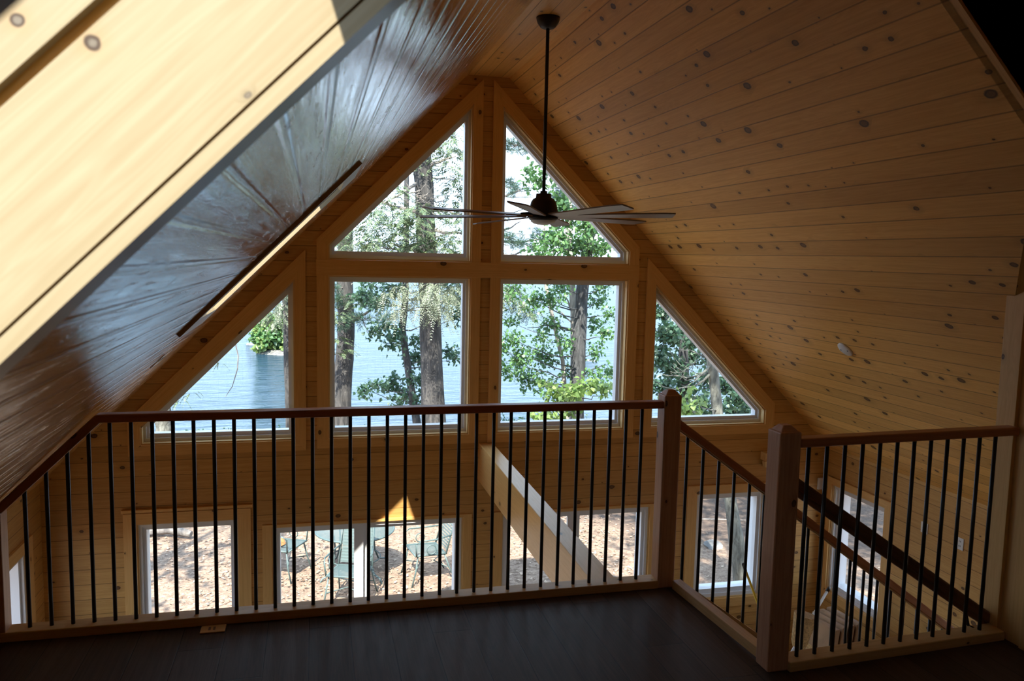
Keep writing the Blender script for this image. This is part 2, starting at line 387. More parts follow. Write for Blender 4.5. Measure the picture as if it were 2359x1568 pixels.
def slab(loops, P, d0, d1, along, uvf=None):
    """plate with holes: loops in plane coordinates, P(a, b, depth) -> point"""
    mb = MB(); pts = [q for lp in loops for q in lp]
    tris = tessellate_polygon([[Vector((a, b, 0)) for a, b in lp] for lp in loops])
    nrm = (Vector(P(1, 0, 0)) - Vector(P(0, 0, 0))).cross(Vector(P(0, 1, 0)) - Vector(P(0, 0, 0)))
    dv = Vector(P(0, 0, d1)) - Vector(P(0, 0, d0))
    for t in tris:
        q = [pts[i] for i in t]; ar = (q[1][0] - q[0][0]) * (q[2][1] - q[0][1]) - (q[2][0] - q[0][0]) * (q[1][1] - q[0][1])
        if abs(ar) < 1e-9: continue
        fl = (ar > 0) == (nrm.dot(dv) > 0)
        q0 = q[::-1] if fl else q
        mb.face([P(a, b, d0) for a, b in q0], along, uvf); mb.face([P(a, b, d1) for a, b in q0[::-1]], along, uvf)
    for lp in loops:
        for i in range(len(lp)):
            a, b = lp[i], lp[(i + 1) % len(lp)]
            mb.face([P(*a, d0), P(*b, d0), P(*b, d1), P(*a, d1)], along)
    return mb

# ------------------------------------------------------------------ house dimensions
YG = 6.336; CL, CR, ZF = 1.90, 4.558, 3.065; XL, XR = -1.94, 4.541
XFL, XFR = ZF - CL, CR - ZF; FL2 = -2.5; R2 = math.sqrt(.5); WT = 0.15
PG = lambda a, b, d: (a, YG + d, b)
PLW = lambda a, b, d: (XL - d, a, b)
PRW = lambda a, b, d: (XR + d, a, b)
PSL = lambda a, b, d: (a - R2 * d, b, a + CL + R2 * d)
PSR = lambda a, b, d: (a + R2 * d, b, CR - a + R2 * d)

CENT_LO_L = [(.10, .231), (1.21, .231), (1.21, 1.499), (.10, 1.499)]
CENT_LO_R = [(1.442, .231), (2.55, .231), (2.55, 1.499), (1.442, 1.499)]
CENT_UP_L = [(.10, 1.619), (1.21, 1.619), (1.21, 2.843), (.10, 1.735)]
CENT_UP_R = [(1.442, 1.619), (2.55, 1.619), (2.55, 1.735), (1.442, 2.843)]
TRI_L = [(-1.256, .225), (-.148, .225), (-.148, 1.468), (-1.256, .36)]
TRI_R = [(2.794, .235), (3.892, .235), (3.892, .365), (2.794, 1.463)]
LOW_L = [(-1.299, -1.42), (-.575, -1.42), (-.575, -.373), (-1.299, -.373)]
LOW_R = [(3.262, -1.35), (3.941, -1.35), (3.941, -.373), (3.262, -.373)]
SLD_L = [(-.331, -2.44), (1.176, -2.44), (1.176, -.456), (-.331, -.456)]
SLD_R = [(1.503, -2.44), (2.823, -2.44), (2.823, -.456), (1.503, -.456)]
EAVE_L = [(5.10, -1.42), (6.0, -1.42), (6.0, -.41), (5.10, -.41)]
EAVE_L_ADDED = [(2.3, -1.7), (3.9, -1.7), (3.9, -.45), (2.3, -.45)]  # added opening out of view, lets extra daylight into the room
EAVE_R_ADDED = [(2.7, -1.7), (4.0, -1.7), (4.0, -.35), (2.7, -.35)]  # unseen like its left twin, put in to brighten the room
EAVE_R = [(5.50, -1.29), (6.2, -1.29), (6.2, -.305), (5.50, -.305)]
SKY1 = [(-.55, .34), (.14, .34), (.14, .97), (-.55, .97)]
SKY2 = [(-.55, 4.03), (.14, 4.03), (.14, 4.66), (-.55, 4.66)]

outer = [(XL, FL2), (XR, FL2), (XR, CR - XR), (XFR, ZF), (XFL, ZF), (XL, XL + CL)]
holes = [CENT_LO_L, CENT_LO_R, CENT_UP_L, CENT_UP_R, TRI_L, TRI_R, LOW_L, LOW_R, SLD_L, SLD_R]
slab([outer] + holes, PG, 0, WT, (1, 0, 0), lambda p: (p.x, p.z + .0127)).build('wall_front', M['pine_gable'], kind='structure')
tag(bpy.data.objects['wall_front'], 'knotty pine gable wall with tall lake windows', 'wall', kind='structure')
o = slab([[(-2.5, FL2), (YG, FL2), (YG, XL + CL), (-2.5, XL + CL)], EAVE_L, EAVE_L_ADDED], PLW, 0, WT, (0, 1, 0), lambda p: (p.y, p.z)).build('wall_left', M['pine_gable'])
tag(o, 'low pine eave wall on the left below the slope', 'wall', kind='structure')
o = slab([[(-2.5, FL2), (YG, FL2), (YG, CR - XR), (-2.5, CR - XR)], EAVE_R, EAVE_R_ADDED], PRW, 0, WT, (0, 1, 0), lambda p: (p.y, p.z + .0127)).build('wall_right', M['pine_gable'])
tag(o, 'pine eave wall on the right behind the stairwell', 'wall', kind='structure')
mb = MB(); mb.box(XL, XR, -2.65, -2.5, FL2, 3.2, (1, 0, 0)); tag(mb.build('wall_back', M['pine_gable']), 'pine wall behind the loft', 'wall', kind='structure')
# knee walls of the loft
mb = MB(); mb.box(-1.36, -1.33, -2.5, 3.66, 0, .55, (0, 1, 0)); tag(mb.build('wall_left_knee', M['pine_gable']), 'short pine knee wall along the left of the loft', 'wall', kind='structure')
mb = MB(); mb.prism([(3.03, -2.5, 0), (3.03, 2.98, 0), (3.03, 2.98, ZF), (3.03, -2.5, ZF)], (.12, 0, 0), (0, 0, 1))
tag(mb.build('wall_right_knee', M['pine_trim']), 'dark pine wall at the right end of the stair railing', 'wall', kind='structure')
mb = MB(); mb.prism([(XFR, 2.31, ZF), (2.42, 2.31, CR - 2.42), (2.42, 2.31, ZF)], (0, .05, 0), (1, 0, 0))
mb.prism([(2.42, 2.31, CR - 2.42), (3.03, 2.96, CR - 3.03), (3.03, 2.96, ZF), (2.42, 2.31, ZF)], (.03, -.03, 0), (1, 1, 0))
tag(mb.build('wall_dormer', M['pine_gable']), 'dark dormer cheek wall at the upper right', 'wall', kind='structure')
# ceilings
mb = slab([[(-2.3, -2.6), (XFL, -2.6), (XFL, YG + WT), (-2.3, YG + WT)], SKY1, SKY2], PSL, 0, .22, (0, 1, 0), lambda p: (p.y, p.x / R2 + .0622))
tag(mb.build('ceiling_left', M['pine_left']), 'glossy varnished pine slope of the ceiling on the left', 'ceiling', kind='structure')
mb = slab([[(XFR, 2.31), (2.42, 2.31), (3.05, 2.98), (3.16, 2.98), (3.16, 2.31 - 4.9), (4.9, 2.31 - 4.9), (4.9, YG + WT), (XFR, YG + WT)]], PSR, 0, .22, (0, 1, 0), lambda p: (p.y, p.z / R2 - 2.308))
tag(mb.build('ceiling_right', M['pine_right']), 'knotty pine slope of the ceiling on the right', 'ceiling', kind='structure')
mb = MB(); mb.prism([(XFL, -2.6, ZF), (XFR, -2.6, ZF), (XFR, YG + WT, ZF), (XFL, YG + WT, ZF)], (0, 0, .1), (0, 1, 0), lambda p: (p.y, p.x))
mb.prism([(XFR, -2.6, ZF), (3.16, -2.6, ZF), (3.16, 2.36, ZF), (XFR, 2.36, ZF)], (0, 0, .1), (0, 1, 0), lambda p: (p.y, p.x))
mb.prism([(2.40, 2.36, ZF), (3.16, 2.36, ZF), (3.16, 3.05, ZF), (3.0, 3.05, ZF)], (0, 0, .1), (0, 1, 0), lambda p: (p.y, p.x))
tag(mb.build('ceiling', M['pine_flat']), 'narrow flat pine strip of the ceiling along the ridge', 'ceiling', kind='structure')
mb = MB(); mb.box(XFL - .35, XFR + .35, -2.6, YG + WT, ZF + .12, ZF + .34, (0, 1, 0)); tag(mb.build('roof_ridge', M['roof']), 'dark ridge of the roof', 'roof', kind='structure')
# floors
LOFT = [(-1.9, -2.5), (4.5, -2.5), (4.5, 2.88), (1.80, 2.88), (1.80, 3.76), (-1.9, 3.76)]
mb = slab([LOFT], lambda a, b, d: (a, b, d), 0, -.25, (0, 1, 0), lambda p: (p.y, p.x + .03))
tag(mb.build('floor', M['floor']), 'dark plank floor of the loft', 'floor', kind='structure')
mb = MB(); mb.prism([(XL, -2.5, FL2), (XR, -2.5, FL2), (XR, YG, FL2), (XL, YG, FL2)], (0, 0, -.2), (0, 1, 0), lambda p: (p.y, p.x))
tag(mb.build('floor_lower', M['floor2']), 'plank floor of the lower room', 'floor', kind='structure')
# ------------------------------------------------------------------ windows
WN = [0]
def window(kind, poly, P, label, cw=.08, jd=.075, fw=.04, bot=.055, meeting=None):
    """cw: casing width per edge (0 = none)"""
    WN[0] += 1; name = f'{kind}_{WN[0]}'
    n = len(poly); cw = [cw] * n if not hasattr(cw, '__len__') else cw
    c = sum(a for a, b in poly) / n, min(b for a, b in poly)
    root = thing(name, P(*c, 0), label, kind, kind='structure')
    out = inset(poly, [-x for x in cw]); mb = MB()
    for i in range(n):
        if cw[i] <= 0: continue
        j = (i + 1) % n; mb.o = (random.uniform(0, 20), random.uniform(0, 20))
        al = Vector(P(*poly[j], 0)) - Vector(P(*poly[i], 0)); ext = Vector(P(0, 0, -.02)) - Vector(P(0, 0, 0))
        mb.prism([P(*poly[i], 0), P(*poly[j], 0), P(*out[j], 0), P(*out[i], 0)], ext, al)
    if mb.f: mb.build('casing', M['pine_trim'], root, weld=False)
    def ring(a, b, d0, d1, mat, nm, parent=root):
        mb = MB(); ext = Vector(P(0, 0, d1)) - Vector(P(0, 0, d0))
        for i in range(n):
            j = (i + 1) % n; mb.o = (random.uniform(0, 20), random.uniform(0, 20))
            mb.prism([P(*a[i], d0), P(*a[j], d0), P(*b[j], d0), P(*b[i], d0)], ext, Vector(P(*a[j], 0)) - Vector(P(*a[i], 0)))
        return mb.build(nm, mat, parent, weld=False)
    j1 = inset(poly, .011); ring(poly, j1, -.005, WT, M['pine_jamb'], 'jamb')
    e1 = [fw + .011 + (bot - fw if abs(poly[i][1] - poly[(i + 1) % n][1]) < 1e-6 and poly[i][1] < c[1] + .01 else 0) for i in range(n)]
    f1 = inset(poly, e1); fr = ring(j1, f1, jd, WT - .005, M['white'], 'frame')
    e0 = [.011 + (x - .011) * .45 for x in e1]; f0 = inset(poly, e0); ring(j1, f0, jd - .022, jd, M['white'], 'stop', fr)
    if meeting is not None:      # meeting stiles of a sliding door: two panels
        zb, zt = f1[0][1], f1[2][1]
        for nm, xa, xb, d0 in (('fixed_stile', meeting - .005, meeting + .06, jd + .045), ('sliding_stile', meeting - .06, meeting + .012, jd + .005)):
            mb = MB(); mb.prism([P(xa, zb, d0), P(xb, zb, d0), P(xb, zt, d0), P(xa, zt, d0)], Vector(P(0, 0, .032)) - Vector(P(0, 0, 0)), Vector(P(0, 1, 0)) - Vector(P(0, 0, 0)))
            mb.build(nm, M['white'], fr)
    f2 = inset(poly, [x - .004 for x in e1]); mb = MB()
    mb.prism([P(*q, jd + .05) for q in f2], Vector(P(0, 0, .004)) - Vector(P(0, 0, 0))); mb.build('pane', M['glass'], root)
    return root

window('window', CENT_LO_L, PG, 'square lake window left of the gable post, three tree trunks in view', [.075, .075, 0, .085])
window('window', CENT_LO_R, PG, 'square lake window right of the gable post, leafy maple in view', [.075, .085, 0, .075])
window('window', CENT_UP_L, PG, 'slant-topped upper gable window on the left', [0, .075, .085, .085])
window('window', CENT_UP_R, PG, 'slant-topped upper gable window on the right behind the fan', [0, .085, .085, .075])
window('window', TRI_L, PG, 'triangular gable window at the far left with the bare hanging twig', [.08, .08, .10, .085])
window('window', TRI_R, PG, 'triangular gable window at the far right behind the first newel post', [.08, .085, .10, .08])
window('window', LOW_L, PG, 'lower-storey window at the left seen through the balusters', [.08, .09, .08, .09], jd=.03, fw=.05)
window('window', LOW_R, PG, 'lower-storey window right of the newel post with a leaning trunk behind', [.08, .07, .075, .09], bot=.07, jd=.03, fw=.05)
window('door', SLD_L, PG, 'white sliding glass door below the left lake window', [0, .07, .02, .07], meeting=.36, fw=.05, jd=.025)
window('door', SLD_R, PG, 'white sliding glass door partly hidden by the big beam', [0, .08, .02, .08], meeting=2.15, fw=.05, jd=.025)
window('window', EAVE_L, PLW, 'small window in the left eave wall at the photo edge', [.08, .085, .08, .08], jd=.03, fw=.05)
window('window', EAVE_R, PRW, 'window in the right eave wall seen through the stair balusters', [.07, .05, .06, .07], jd=.03, fw=.05)
window('window', EAVE_L_ADDED, PLW, 'added unseen window low in the left eave wall, brightens the room', .08)
window('window', EAVE_R_ADDED, PRW, 'added unseen window in the right eave wall, brightens the room', .08)
# trims on the gable
def trim(name, label, x0, x1, z0, z1, t=.022):
    mb = MB(); mb.box(x0, x1, YG - t, YG, z0, z1); tag(mb.build(name, M['pine_trim'], bevel=.002), label, 'trim', kind='structure')
trim('trim_1', 'flat pine transom board between upper and lower lake windows', .012, 2.638, 1.499, 1.619)
trim('trim_2', 'long pine header board above the lower left window', -1.40, -.47, -.285, -.262, .03)
mb = MB()
mb.prism([(XFR + .02, 2.285, CR - XFR - .02), (2.44, 2.285, CR - 2.44), (2.44, 2.285, CR - 2.455), (XFR + .005, 2.285, CR - XFR - .02)], (0, .027, 0), (1, 0, -1))
tag(mb.build('trim_3', M['pine_trim']), 'slanted pine trim edging the dark dormer opening', 'trim', kind='structure')
mb = MB(); mb.box(3.012, 3.03, 2.885, 2.985, 0, 2.55); mb.box(3.016, 3.03, 2.70, 2.77, 0, 2.55)
tag(mb.build('trim_4', M['pine_trim'], bevel=.002), 'tall vertical pine board at the right edge where the railing ends', 'trim', kind='structure')
mb = MB(); mb.bar((1.795, 3.66, .022), (1.845, 2.89, .022), .05, .046); tag(mb.build('trim_5', M['pine_shoe'], bevel=.003), 'pale pine edging along the stair opening between the newel posts', 'trim', kind='structure')
mb = MB(); mb.box(-1.33, -1.315, -2.4, 3.66, 0, .085); tag(mb.build('baseboard_left', M['pine_trim']), 'pine baseboard along the left knee wall', 'baseboard', kind='structure')

# ------------------------------------------------------------------ skylights
def skylight(name, H, label):
    (x0, y0), (x1, _), (_, y1), _ = H
    root = thing(name, PSL((x0 + x1) / 2, (y0 + y1) / 2, 0), label, 'skylight', kind='structure')
    t = .012; mb = MB(); ex = .25 - .005
    for a, b, al in (((x0, y1), (x1, y1), 1), ((x0, y0), (x1, y0), 1), ((x0, y0), (x0, y1), 0), ((x1, y0), (x1, y1), 0)):
        mb.o = (random.uniform(0, 20), random.uniform(0, 20))
        s1 = (0, -t if a[1] == y1 else t) if al else (t if a[0] == x0 else -t, 0)
        q = [a, b, (b[0] + s1[0], b[1] + s1[1]), (a[0] + s1[0], a[1] + s1[1])]
        e = Vector(PSL(0, 0, .163)) - Vector(PSL(0, 0, .004))
        mb.prism([PSL(*p, .004) for p in q], e, (R2, 0, R2) if al else (0, 1, 0))
    mb.build('well_board', M['pine_well'], root, weld=False)
    g = inset(H, .02); g2 = inset(H, .05); mb = MB(); e = Vector(PSL(0, 0, .25)) - Vector(PSL(0, 0, .177))
    ht = inset(H, .002)
    for i in range(4):
        j = (i + 1) % 4; mb.prism([PSL(*ht[i], .177), PSL(*ht[j], .177), PSL(*g[j], .177), PSL(*g[i], .177)], e, Vector(PSL(*H[j], 0)) - Vector(PSL(*H[i], 0)))
    mb.build('sash', M['pine_well'], root, weld=False)
    mb = MB(); mb.prism([PSL(*q, .225) for q in inset(H, .015)], Vector(PSL(0, 0, .004)) - Vector(PSL(0, 0, 0))); mb.build('pane', M['glass_roof'], root)
    o = inset(H, -.07); r = inset(H, .0135); mb = MB(); e = Vector(PSL(0, 0, -.019)) - Vector(PSL(0, 0, 0))
    for i in range(4):
        j = (i + 1) % 4; mb.o = (random.uniform(0, 20), random.uniform(0, 20))
        mb.prism([PSL(*r[i], 0), PSL(*r[j], 0), PSL(*o[j], 0), PSL(*o[i], 0)], e, Vector(PSL(*H[j], 0)) - Vector(PSL(*H[i], 0)))
    mb.build('casing', M['pine_well'], root, weld=False)
    return root
skylight('window_15', SKY1, 'near skylight at the upper left with a big sunlit pale pine side board')
skylight('window_16', SKY2, 'far skylight in the glossy left slope, a thin sunlit slit')

# ------------------------------------------------------------------ railings
def baluster_mesh():
    mb = MB(); mb.tube([(0, 0, 0), (0, 0, 1)], .0085, 12); return mb
BAL = {}
def baluster(root, x, y, z0, z1):
    k = round(z1 - z0, 3)
    if k not in BAL:
        mb = MB(); mb.tube([(0, 0, 0), (0, 0, z1 - z0)], .0085, 12)
        o = mb.build('baluster', M['black'], root); BAL[k] = o
    else: o = BAL[k].copy(); COL.objects.link(o); o.parent = root
    o0 = Vector(root['_o'])
    if o is BAL[k] and '_placed' not in o:
        # mesh was built relative to the root: move it to the local origin
        off = Vector((0, 0, 0)) - o0
        for v in o.data.vertices: v.co = v.co - off
        o['_placed'] = 1
    o.location = Vector((x, y, z0)) - o0
    return o

DR = 3.713
root = thing('balustrade', (.2, DR, 0), 'long balustrade across the loft edge with black balusters and stained top rail', 'railing')
mb = MB(); mb.box(-.905, 1.70, DR - .031, DR + .031, .9305, .967); mb.build('top_rail', M['stain'], root, bevel=.006)
mb = MB()
mb.prism([(-1.325, DR - .031, -1.325 + 1.888), (-.905, DR - .031, .967), (-.890, DR - .031, .9305), (-1.325, DR - .031, -1.325 + 1.836)], (0, .062, 0), (1, 0, 1)); mb.build('raked_rail', M['stain'], root, bevel=.004)
mb = MB(); mb.box(-1.33, 1.70, DR - .045, DR + .045, 0, .042); mb.build('bottom_rail', M['pine_shoe'], root, bevel=.004)
mb = MB(); mb.box(-1.345, -1.278, DR - .04, DR + .04, 0, .56); mb.build('end_post', M['stain_post'], root, bevel=.004)
for i in range(34):
    x = -1.196 + i * .084557
    baluster(root, x, DR, .04, min(.932, x + 1.846))

def newel(name, x, y, label, h=1.0, wd=.092):
    root = thing(name, (x, y, 0), label, 'post', 'stained newel posts of the loft railing'); a = wd / 2; b = a * .38; mb = MB()
    mb.prism([(x - a, y - a, 0), (x + a, y - a, 0), (x + a, y + a, 0), (x - a, y + a, 0)], (0, 0, h), (0, 0, 1))
    mb.build('shaft', M['stain_post'], root, bevel=.007)
    mb = MB(); A = [(x - a + .005, y - a + .005), (x + a - .005, y - a + .005), (x + a - .005, y + a - .005), (x - a + .005, y + a - .005)]
    B = [(x - b, y - b), (x + b, y - b), (x + b, y + b), (x - b, y + b)]
    mb.face([(*q, h - .004) for q in A[::-1]]); mb.face([(*q, h + .024) for q in B])
    for i in range(4): j = (i + 1) % 4; mb.face([(*A[i], h - .004), (*A[j], h - .004), (*B[j], h + .024), (*B[i], h + .024)])
    mb.build('cap', M['stain_post'], root, bevel=.004)
    return root
newel('newel_post', 1.742, DR, 'brown newel post at the far corner, right end of the long balustrade')
newel('newel_post', 1.842, 2.842, 'brown newel post nearest the viewer, left end of the short balustrade', 1.0, .096)

root = thing('balustrade', (2.45, 2.85, 0), 'short balustrade on the right beside the stairwell, ending at a wall', 'railing')
A0, A1 = Vector((1.885, 2.822, 0)), Vector((3.012, 2.884, 0))
mb = MB(); mb.bar(A0 + Vector((0, 0, .954)), A1 + Vector((0, 0, .954)), .062, .037); mb.build('top_rail', M['stain'], root, bevel=.006)
mb = MB(); mb.bar(A0 + Vector((0, 0, .021)), A1 + Vector((0, 0, .021)), .09, .042); mb.build('bottom_rail', M['pine_shoe'], root, bevel=.004)
for i in range(12):
    t = (1.945 + i * .0878 - A0.x) / (A1.x - A0.x); p = A0.lerp(A1, t); baluster(root, p.x, p.y, .04, .937)

# sloping far rail of the stair
sl = -.7135
root = thing('stair_railing', (2.7, 3.75, -1.2), 'reddish sloping stair railing with black balusters descending behind the posts', 'railing')
z_ = lambda x: .852 + sl * (x - 1.79)
mb = MB(); mb.bar((1.785, 3.75, z_(1.785)), (4.25, 3.75, z_(4.25)), .055, .042); mb.build('top_rail', M['stain'], root, bevel=.006)
mb = MB(); mb.bar((1.81, 3.75, z_(1.81) - .027), (4.25, 3.75, z_(4.25) - .027), .03, .012); mb.build('fillet', M['pine_shoe'], root)
for i in range(25):
    x = 1.868 + i * .0925
    o = baluster(root, x, 3.75, z_(x) - .86, z_(x) - .028)
mb = MB(); mb.bar((1.80, 3.75, z_(1.80) - .96), (4.25, 3.75, z_(4.25) - .96), .035, .26); mb.build('stringer', M['pine_shoe'], root)
# near handrail
root = thing('handrail', (2.6, 2.97, -.6), 'dark brown sloping handrail just behind the short balustrade', 'handrail')
zn = lambda x: .735 - .655 * (x - 1.99)
mb = MB(); mb.bar((1.885, 2.95, zn(1.885)), (4.1, 2.95, zn(4.1)), .05, .046); mb.build('rail', M['stain_dark'], root, bevel=.008)
mb = MB(); mb.bar((1.885, 2.95, zn(1.885) - .036), (4.1, 2.95, zn(4.1) - .036), .026, .03); mb.build('rail_base', M['stain_dark'], root, bevel=.003)
for x in (2.9, 3.7):
    mb = MB(); mb.tube([(x, 2.90, zn(x) - .10), (x, 2.93, zn(x) - .1), (x, 2.95, zn(x) - .04)], .007, 8); mb.build('bracket', M['black'], root)
# stair flight (mostly out of sight below)
root = thing('staircase', (3.0, 3.3, FL2), 'pine stair flight descending to the right in the stairwell', 'stairs')
for i in range(10):
    x, z = 1.83 + i * .24, -.19 - i * .19
    mb = MB(); mb.box(x, x + .262, 2.93, 3.72, z - .035, z, (0, 1, 0)); mb.build('tread', M['floor'], root, bevel=.004)
mb = MB(); mb.bar((1.83, 2.92, -.30), (4.25, 2.92, -2.02), .03, .26); mb.build('stringer', M['pine_shoe'], root)

# ------------------------------------------------------------------ beam
p = [(1.300, YG, .150), (1.400, YG, .150), (1.395, YG, -.15), (1.290, YG, -.15)]
q = [(1.372, 3.70, .030), (1.505, 3.70, .030), (1.505, 3.70, -.235), (1.352, 3.70, -.235)]
p[1] = (1.412, YG, .150); p[2] = (1.412, YG, -.15)
mb = MB(); al = (0, 1, 0); mb.face(p, al); mb.face(q[::-1], al)
for i in range(4): j = (i + 1) % 4; mb.face([p[j], p[i], q[i], q[j]], al)
tag(mb.build('tie_beam', M['pine_beam'], bevel=.004), 'massive pale pine beam running from the gable wall to the loft', 'beam')

# ------------------------------------------------------------------ ceiling fan
FX, FY = 1.332, 4.70
root = thing('ceiling_fan', (FX, FY, ZF), 'dark eight-bladed ceiling fan on a long downrod', 'ceiling fan')
mb = MB(); mb.lathe([(0, -.064), (.028, -.064), (.045, -.055), (.062, -.03), (.068, -.012), (.07, 0), (0, 0)], (FX, FY, ZF), 28); mb.build('canopy', M['bronze'], root)
mb = MB(); mb.tube([(FX, FY, ZF - .05), (FX, FY, 2.045)], .0105, 14); mb.build('downrod', M['bronze'], root)
mb = MB(); mb.lathe([(0, .125), (.02, .125), (.022, .11), (.045, .108), (.047, .085), (.062, .078), (.075, .06), (.083, .03), (.09, .0), (.092, -.02), (.06, -.03), (0, -.03)], (FX, FY, 1.94), 32); mb.build('motor_housing', M['bronze'], root)
mb = MB(); mb.lathe([(0, -.012), (.088, -.012), (.09, -.022), (.078, -.034), (0, -.034)], (FX, FY, 1.925), 32); mb.build('hub', M['bronze'], root)
mb = MB(); mb.lathe([(.075, -.034), (.072, -.044), (.055, -.054), (.03, -.06), (0, -.062)], (FX, FY, 1.925), 28); mb.build('light_lens', M['lens'], root)
for k in range(8):
    a = math.radians(19 + 45 * k); d = Vector((math.cos(a), math.sin(a), 0)); t = Vector((-d.y, d.x, 0))
    pit = math.radians(9); c = Vector((FX, FY, 1.917)); d.z = -.035 * d.y; w_ = t * math.cos(pit) - Vector((0, 0, math.sin(pit))); nn = d.cross(w_).normalized()
    mb = MB(); prof = []
    for i in range(9):
        s = i / 8; r = .10 + .68 * s; hw = .036 + .024 * s; hw *= 1 if s < .95 else .8
        prof.append((c + d * r - w_ * hw, c + d * (r + (.0 if s < 1 else -.02)) + w_ * hw))
    for i in range(8):
        a0, b0 = prof[i]; a1, b1 = prof[i + 1]; h = nn * .004
        mb.face([a0 - h, b0 - h, b1 - h, a1 - h], d); mb.face([a1 + h, b1 + h, b0 + h, a0 + h], d)
        mb.face([a0 + h, a0 - h, a1 - h, a1 + h], d); mb.face([b0 - h, b0 + h, b1 + h, b1 - h], d)
    a0, b0 = prof[0]; mb.face([a0 - h, a0 + h, b0 + h, b0 - h]); a1, b1 = prof[-1]; mb.face([a1 + h, a1 - h, b1 - h, b1 + h])
    bl = mb.build('blade', M['blade'], root)
    mb = MB(); mb.tube([c + d * .07 + Vector((0, 0, -.004)), c + d * .11 + Vector((0, 0, .012)), c + d * .16 + nn * .006], [.008, .007, .006], 8)
    mb.tube([c + d * .13 - w_ * .02 + nn * .006, c + d * .13 + w_ * .02 + nn * .006], .006, 8); mb.build('blade_bracket', M['bronze'], bl)

# ------------------------------------------------------------------ small fittings
def disc(root_name, label, cat, c, nrm, r, t, mat):
    mb = MB(); mb.lathe([(0, 0), (r, 0), (r, t * .7), (r * .92, t), (0, t)], (0, 0, 0), 28); o = mb.build(root_name, mat)
    o.rotation_euler = Vector(nrm).to_track_quat('Z', 'Y').to_euler(); o.location = c; return tag(o, label, cat)
c = Vector((3.452, 4.675, CR - 3.452))
root = thing('smoke_detector', c, 'round white cover plate on the right ceiling slope', 'detector'); mb = MB()
mb.lathe([(0, 0), (.058, 0), (.058, .010), (.052, .016), (0, .016)], c, 28); o = mb.build('cover', M['white_plate'], root)
for s in (-1, 1): mb = MB(); mb.lathe([(0, .0175), (.005, .0175), (.005, .0165)], c + Vector((s * .035, 0, 0)), 10); mb.build('screw', M['dark_slot'], root)
root.rotation_euler = Vector((-R2, 0, -R2)).to_track_quat('Z', 'Y').to_euler()
root = thing('floor_register', (-.44, 3.64, 0), 'small wooden floor register on the dark loft floor by the bottom rail', 'register')
mb = MB(); mb.box(-.495, -.39, 3.592, 3.662, 0, .006); mb.build('plate', M['pine_trim'], root, bevel=.002)
for k in range(2): mb = MB(); mb.box(-.462 + k * .02, -.452 + k * .02, 3.612, 3.642, .006, .0068); mb.build('slot', M['stain_dark'], root)
root = thing('ceiling_vent', PSL(-.84, 4.82, 0), 'thin slotted vent low on the glossy left ceiling slope', 'vent')
for nm, y0, y1, m in (('frame', 4.70, 4.94, 'white_plate'), ('slot', 4.74, 4.90, 'dark_slot')):
    k = 0 if nm == 'frame' else .006; mb = MB()
    mb.prism([PSL(-.875 + k * 5, y0, -k * .2), PSL(-.80 - k * 5, y0, -k * .2), PSL(-.80 - k * 5, y1, -k * .2), PSL(-.875 + k * 5, y1, -k * .2)], Vector(PSL(0, 0, -.005)) - Vector(PSL(0, 0, 0))); mb.build(nm, M[m], root)
root = thing('light_switch', (XR, 5.07, -.37), 'white switch plate on the right eave wall, left of the outlet', 'switch')
mb = MB(); mb.box(XR - .006, XR, 5.035, 5.105, -.372, -.288); mb.build('plate', M['white_plate'], root, bevel=.002)
mb = MB(); mb.box(XR - .014, XR - .006, 5.064, 5.076, -.34, -.32); mb.build('toggle', M['white_plate'], root)
root = thing('wall_outlet', (XR, 4.717, -.37), 'white outlet plate on the right eave wall, right of the switch', 'outlet')
mb = MB(); mb.box(XR - .006, XR, 4.685, 4.75, -.372, -.285); mb.build('plate', M['white_plate'], root, bevel=.002)
for z in (-.345, -.31):
    for y in (4.71, 4.722): mb = MB(); mb.box(XR - .007, XR - .006, y, y + .003, z - .006, z + .006); mb.build('slot', M['dark_slot'], root)
mb = MB(); mb.box(4.468, 4.535, YG - .02, YG, -.39, -.282); tag(mb.build('wall_plate', M['white_plate'], bevel=.004), 'small pale wall plate in the far right corner of the gable', 'plate')
root = thing('wall_shelf', (4.02, YG, -.12), 'short pine ledge on the gable wall peeking out left of the near newel post', 'shelf')
mb = MB(); mb.box(3.872, 4.15, YG - .085, YG, -.085, -.01); mb.build('top', M['pine_jamb'], root, bevel=.004)
mb = MB(); mb.prism([(3.862, YG - .1, -.085), (4.15, YG - .1, -.085), (4.15, YG - .05, -.15), (3.9, YG - .05, -.15)], (0, .05, 0), (1, 0, 0)); mb.build('moulding', M['pine_jamb'], root)

# stored things by the far right corner of the lower room
for k in range(4):
    lab = ['brown cardboard pack leaning nearest the stair posts', 'second brown cardboard pack in the leaning row', 'third brown cardboard pack in the leaning row', 'brown cardboard pack leaning closest to the right wall'][k]
    P1 = at(1853 + k * 17, 1412 - k * 5, 5.75); P2 = at(1925 + k * 17, 1452 - k * 5, 5.1)
    th = thing('cardboard_pack', (P1.x, 5.4, FL2), lab, 'cardboard', 'brown packs leaning in the corner'); e = Vector((.05, .005, 0)); lean = Vector((-.22, -.04, 0))
    A_, B_ = Vector((P1.x, P1.y, FL2)) + lean, Vector((P2.x, P2.y, FL2)) + lean
    mb = MB(); mb.prism([A_, B_, P2, P1], e, (0, 1, 0)); mb.build('pack', M['card'], th, bevel=.01)
    mb = MB(); f = .8; mb.prism([A_.lerp(P1, f) - e * .06, B_.lerp(P2, f) - e * .06, B_.lerp(P2, f + .04) - e * .06, A_.lerp(P1, f + .04) - e * .06], e * 1.12, (0, 1, 0)); mb.build('strap', M['straw'], th)
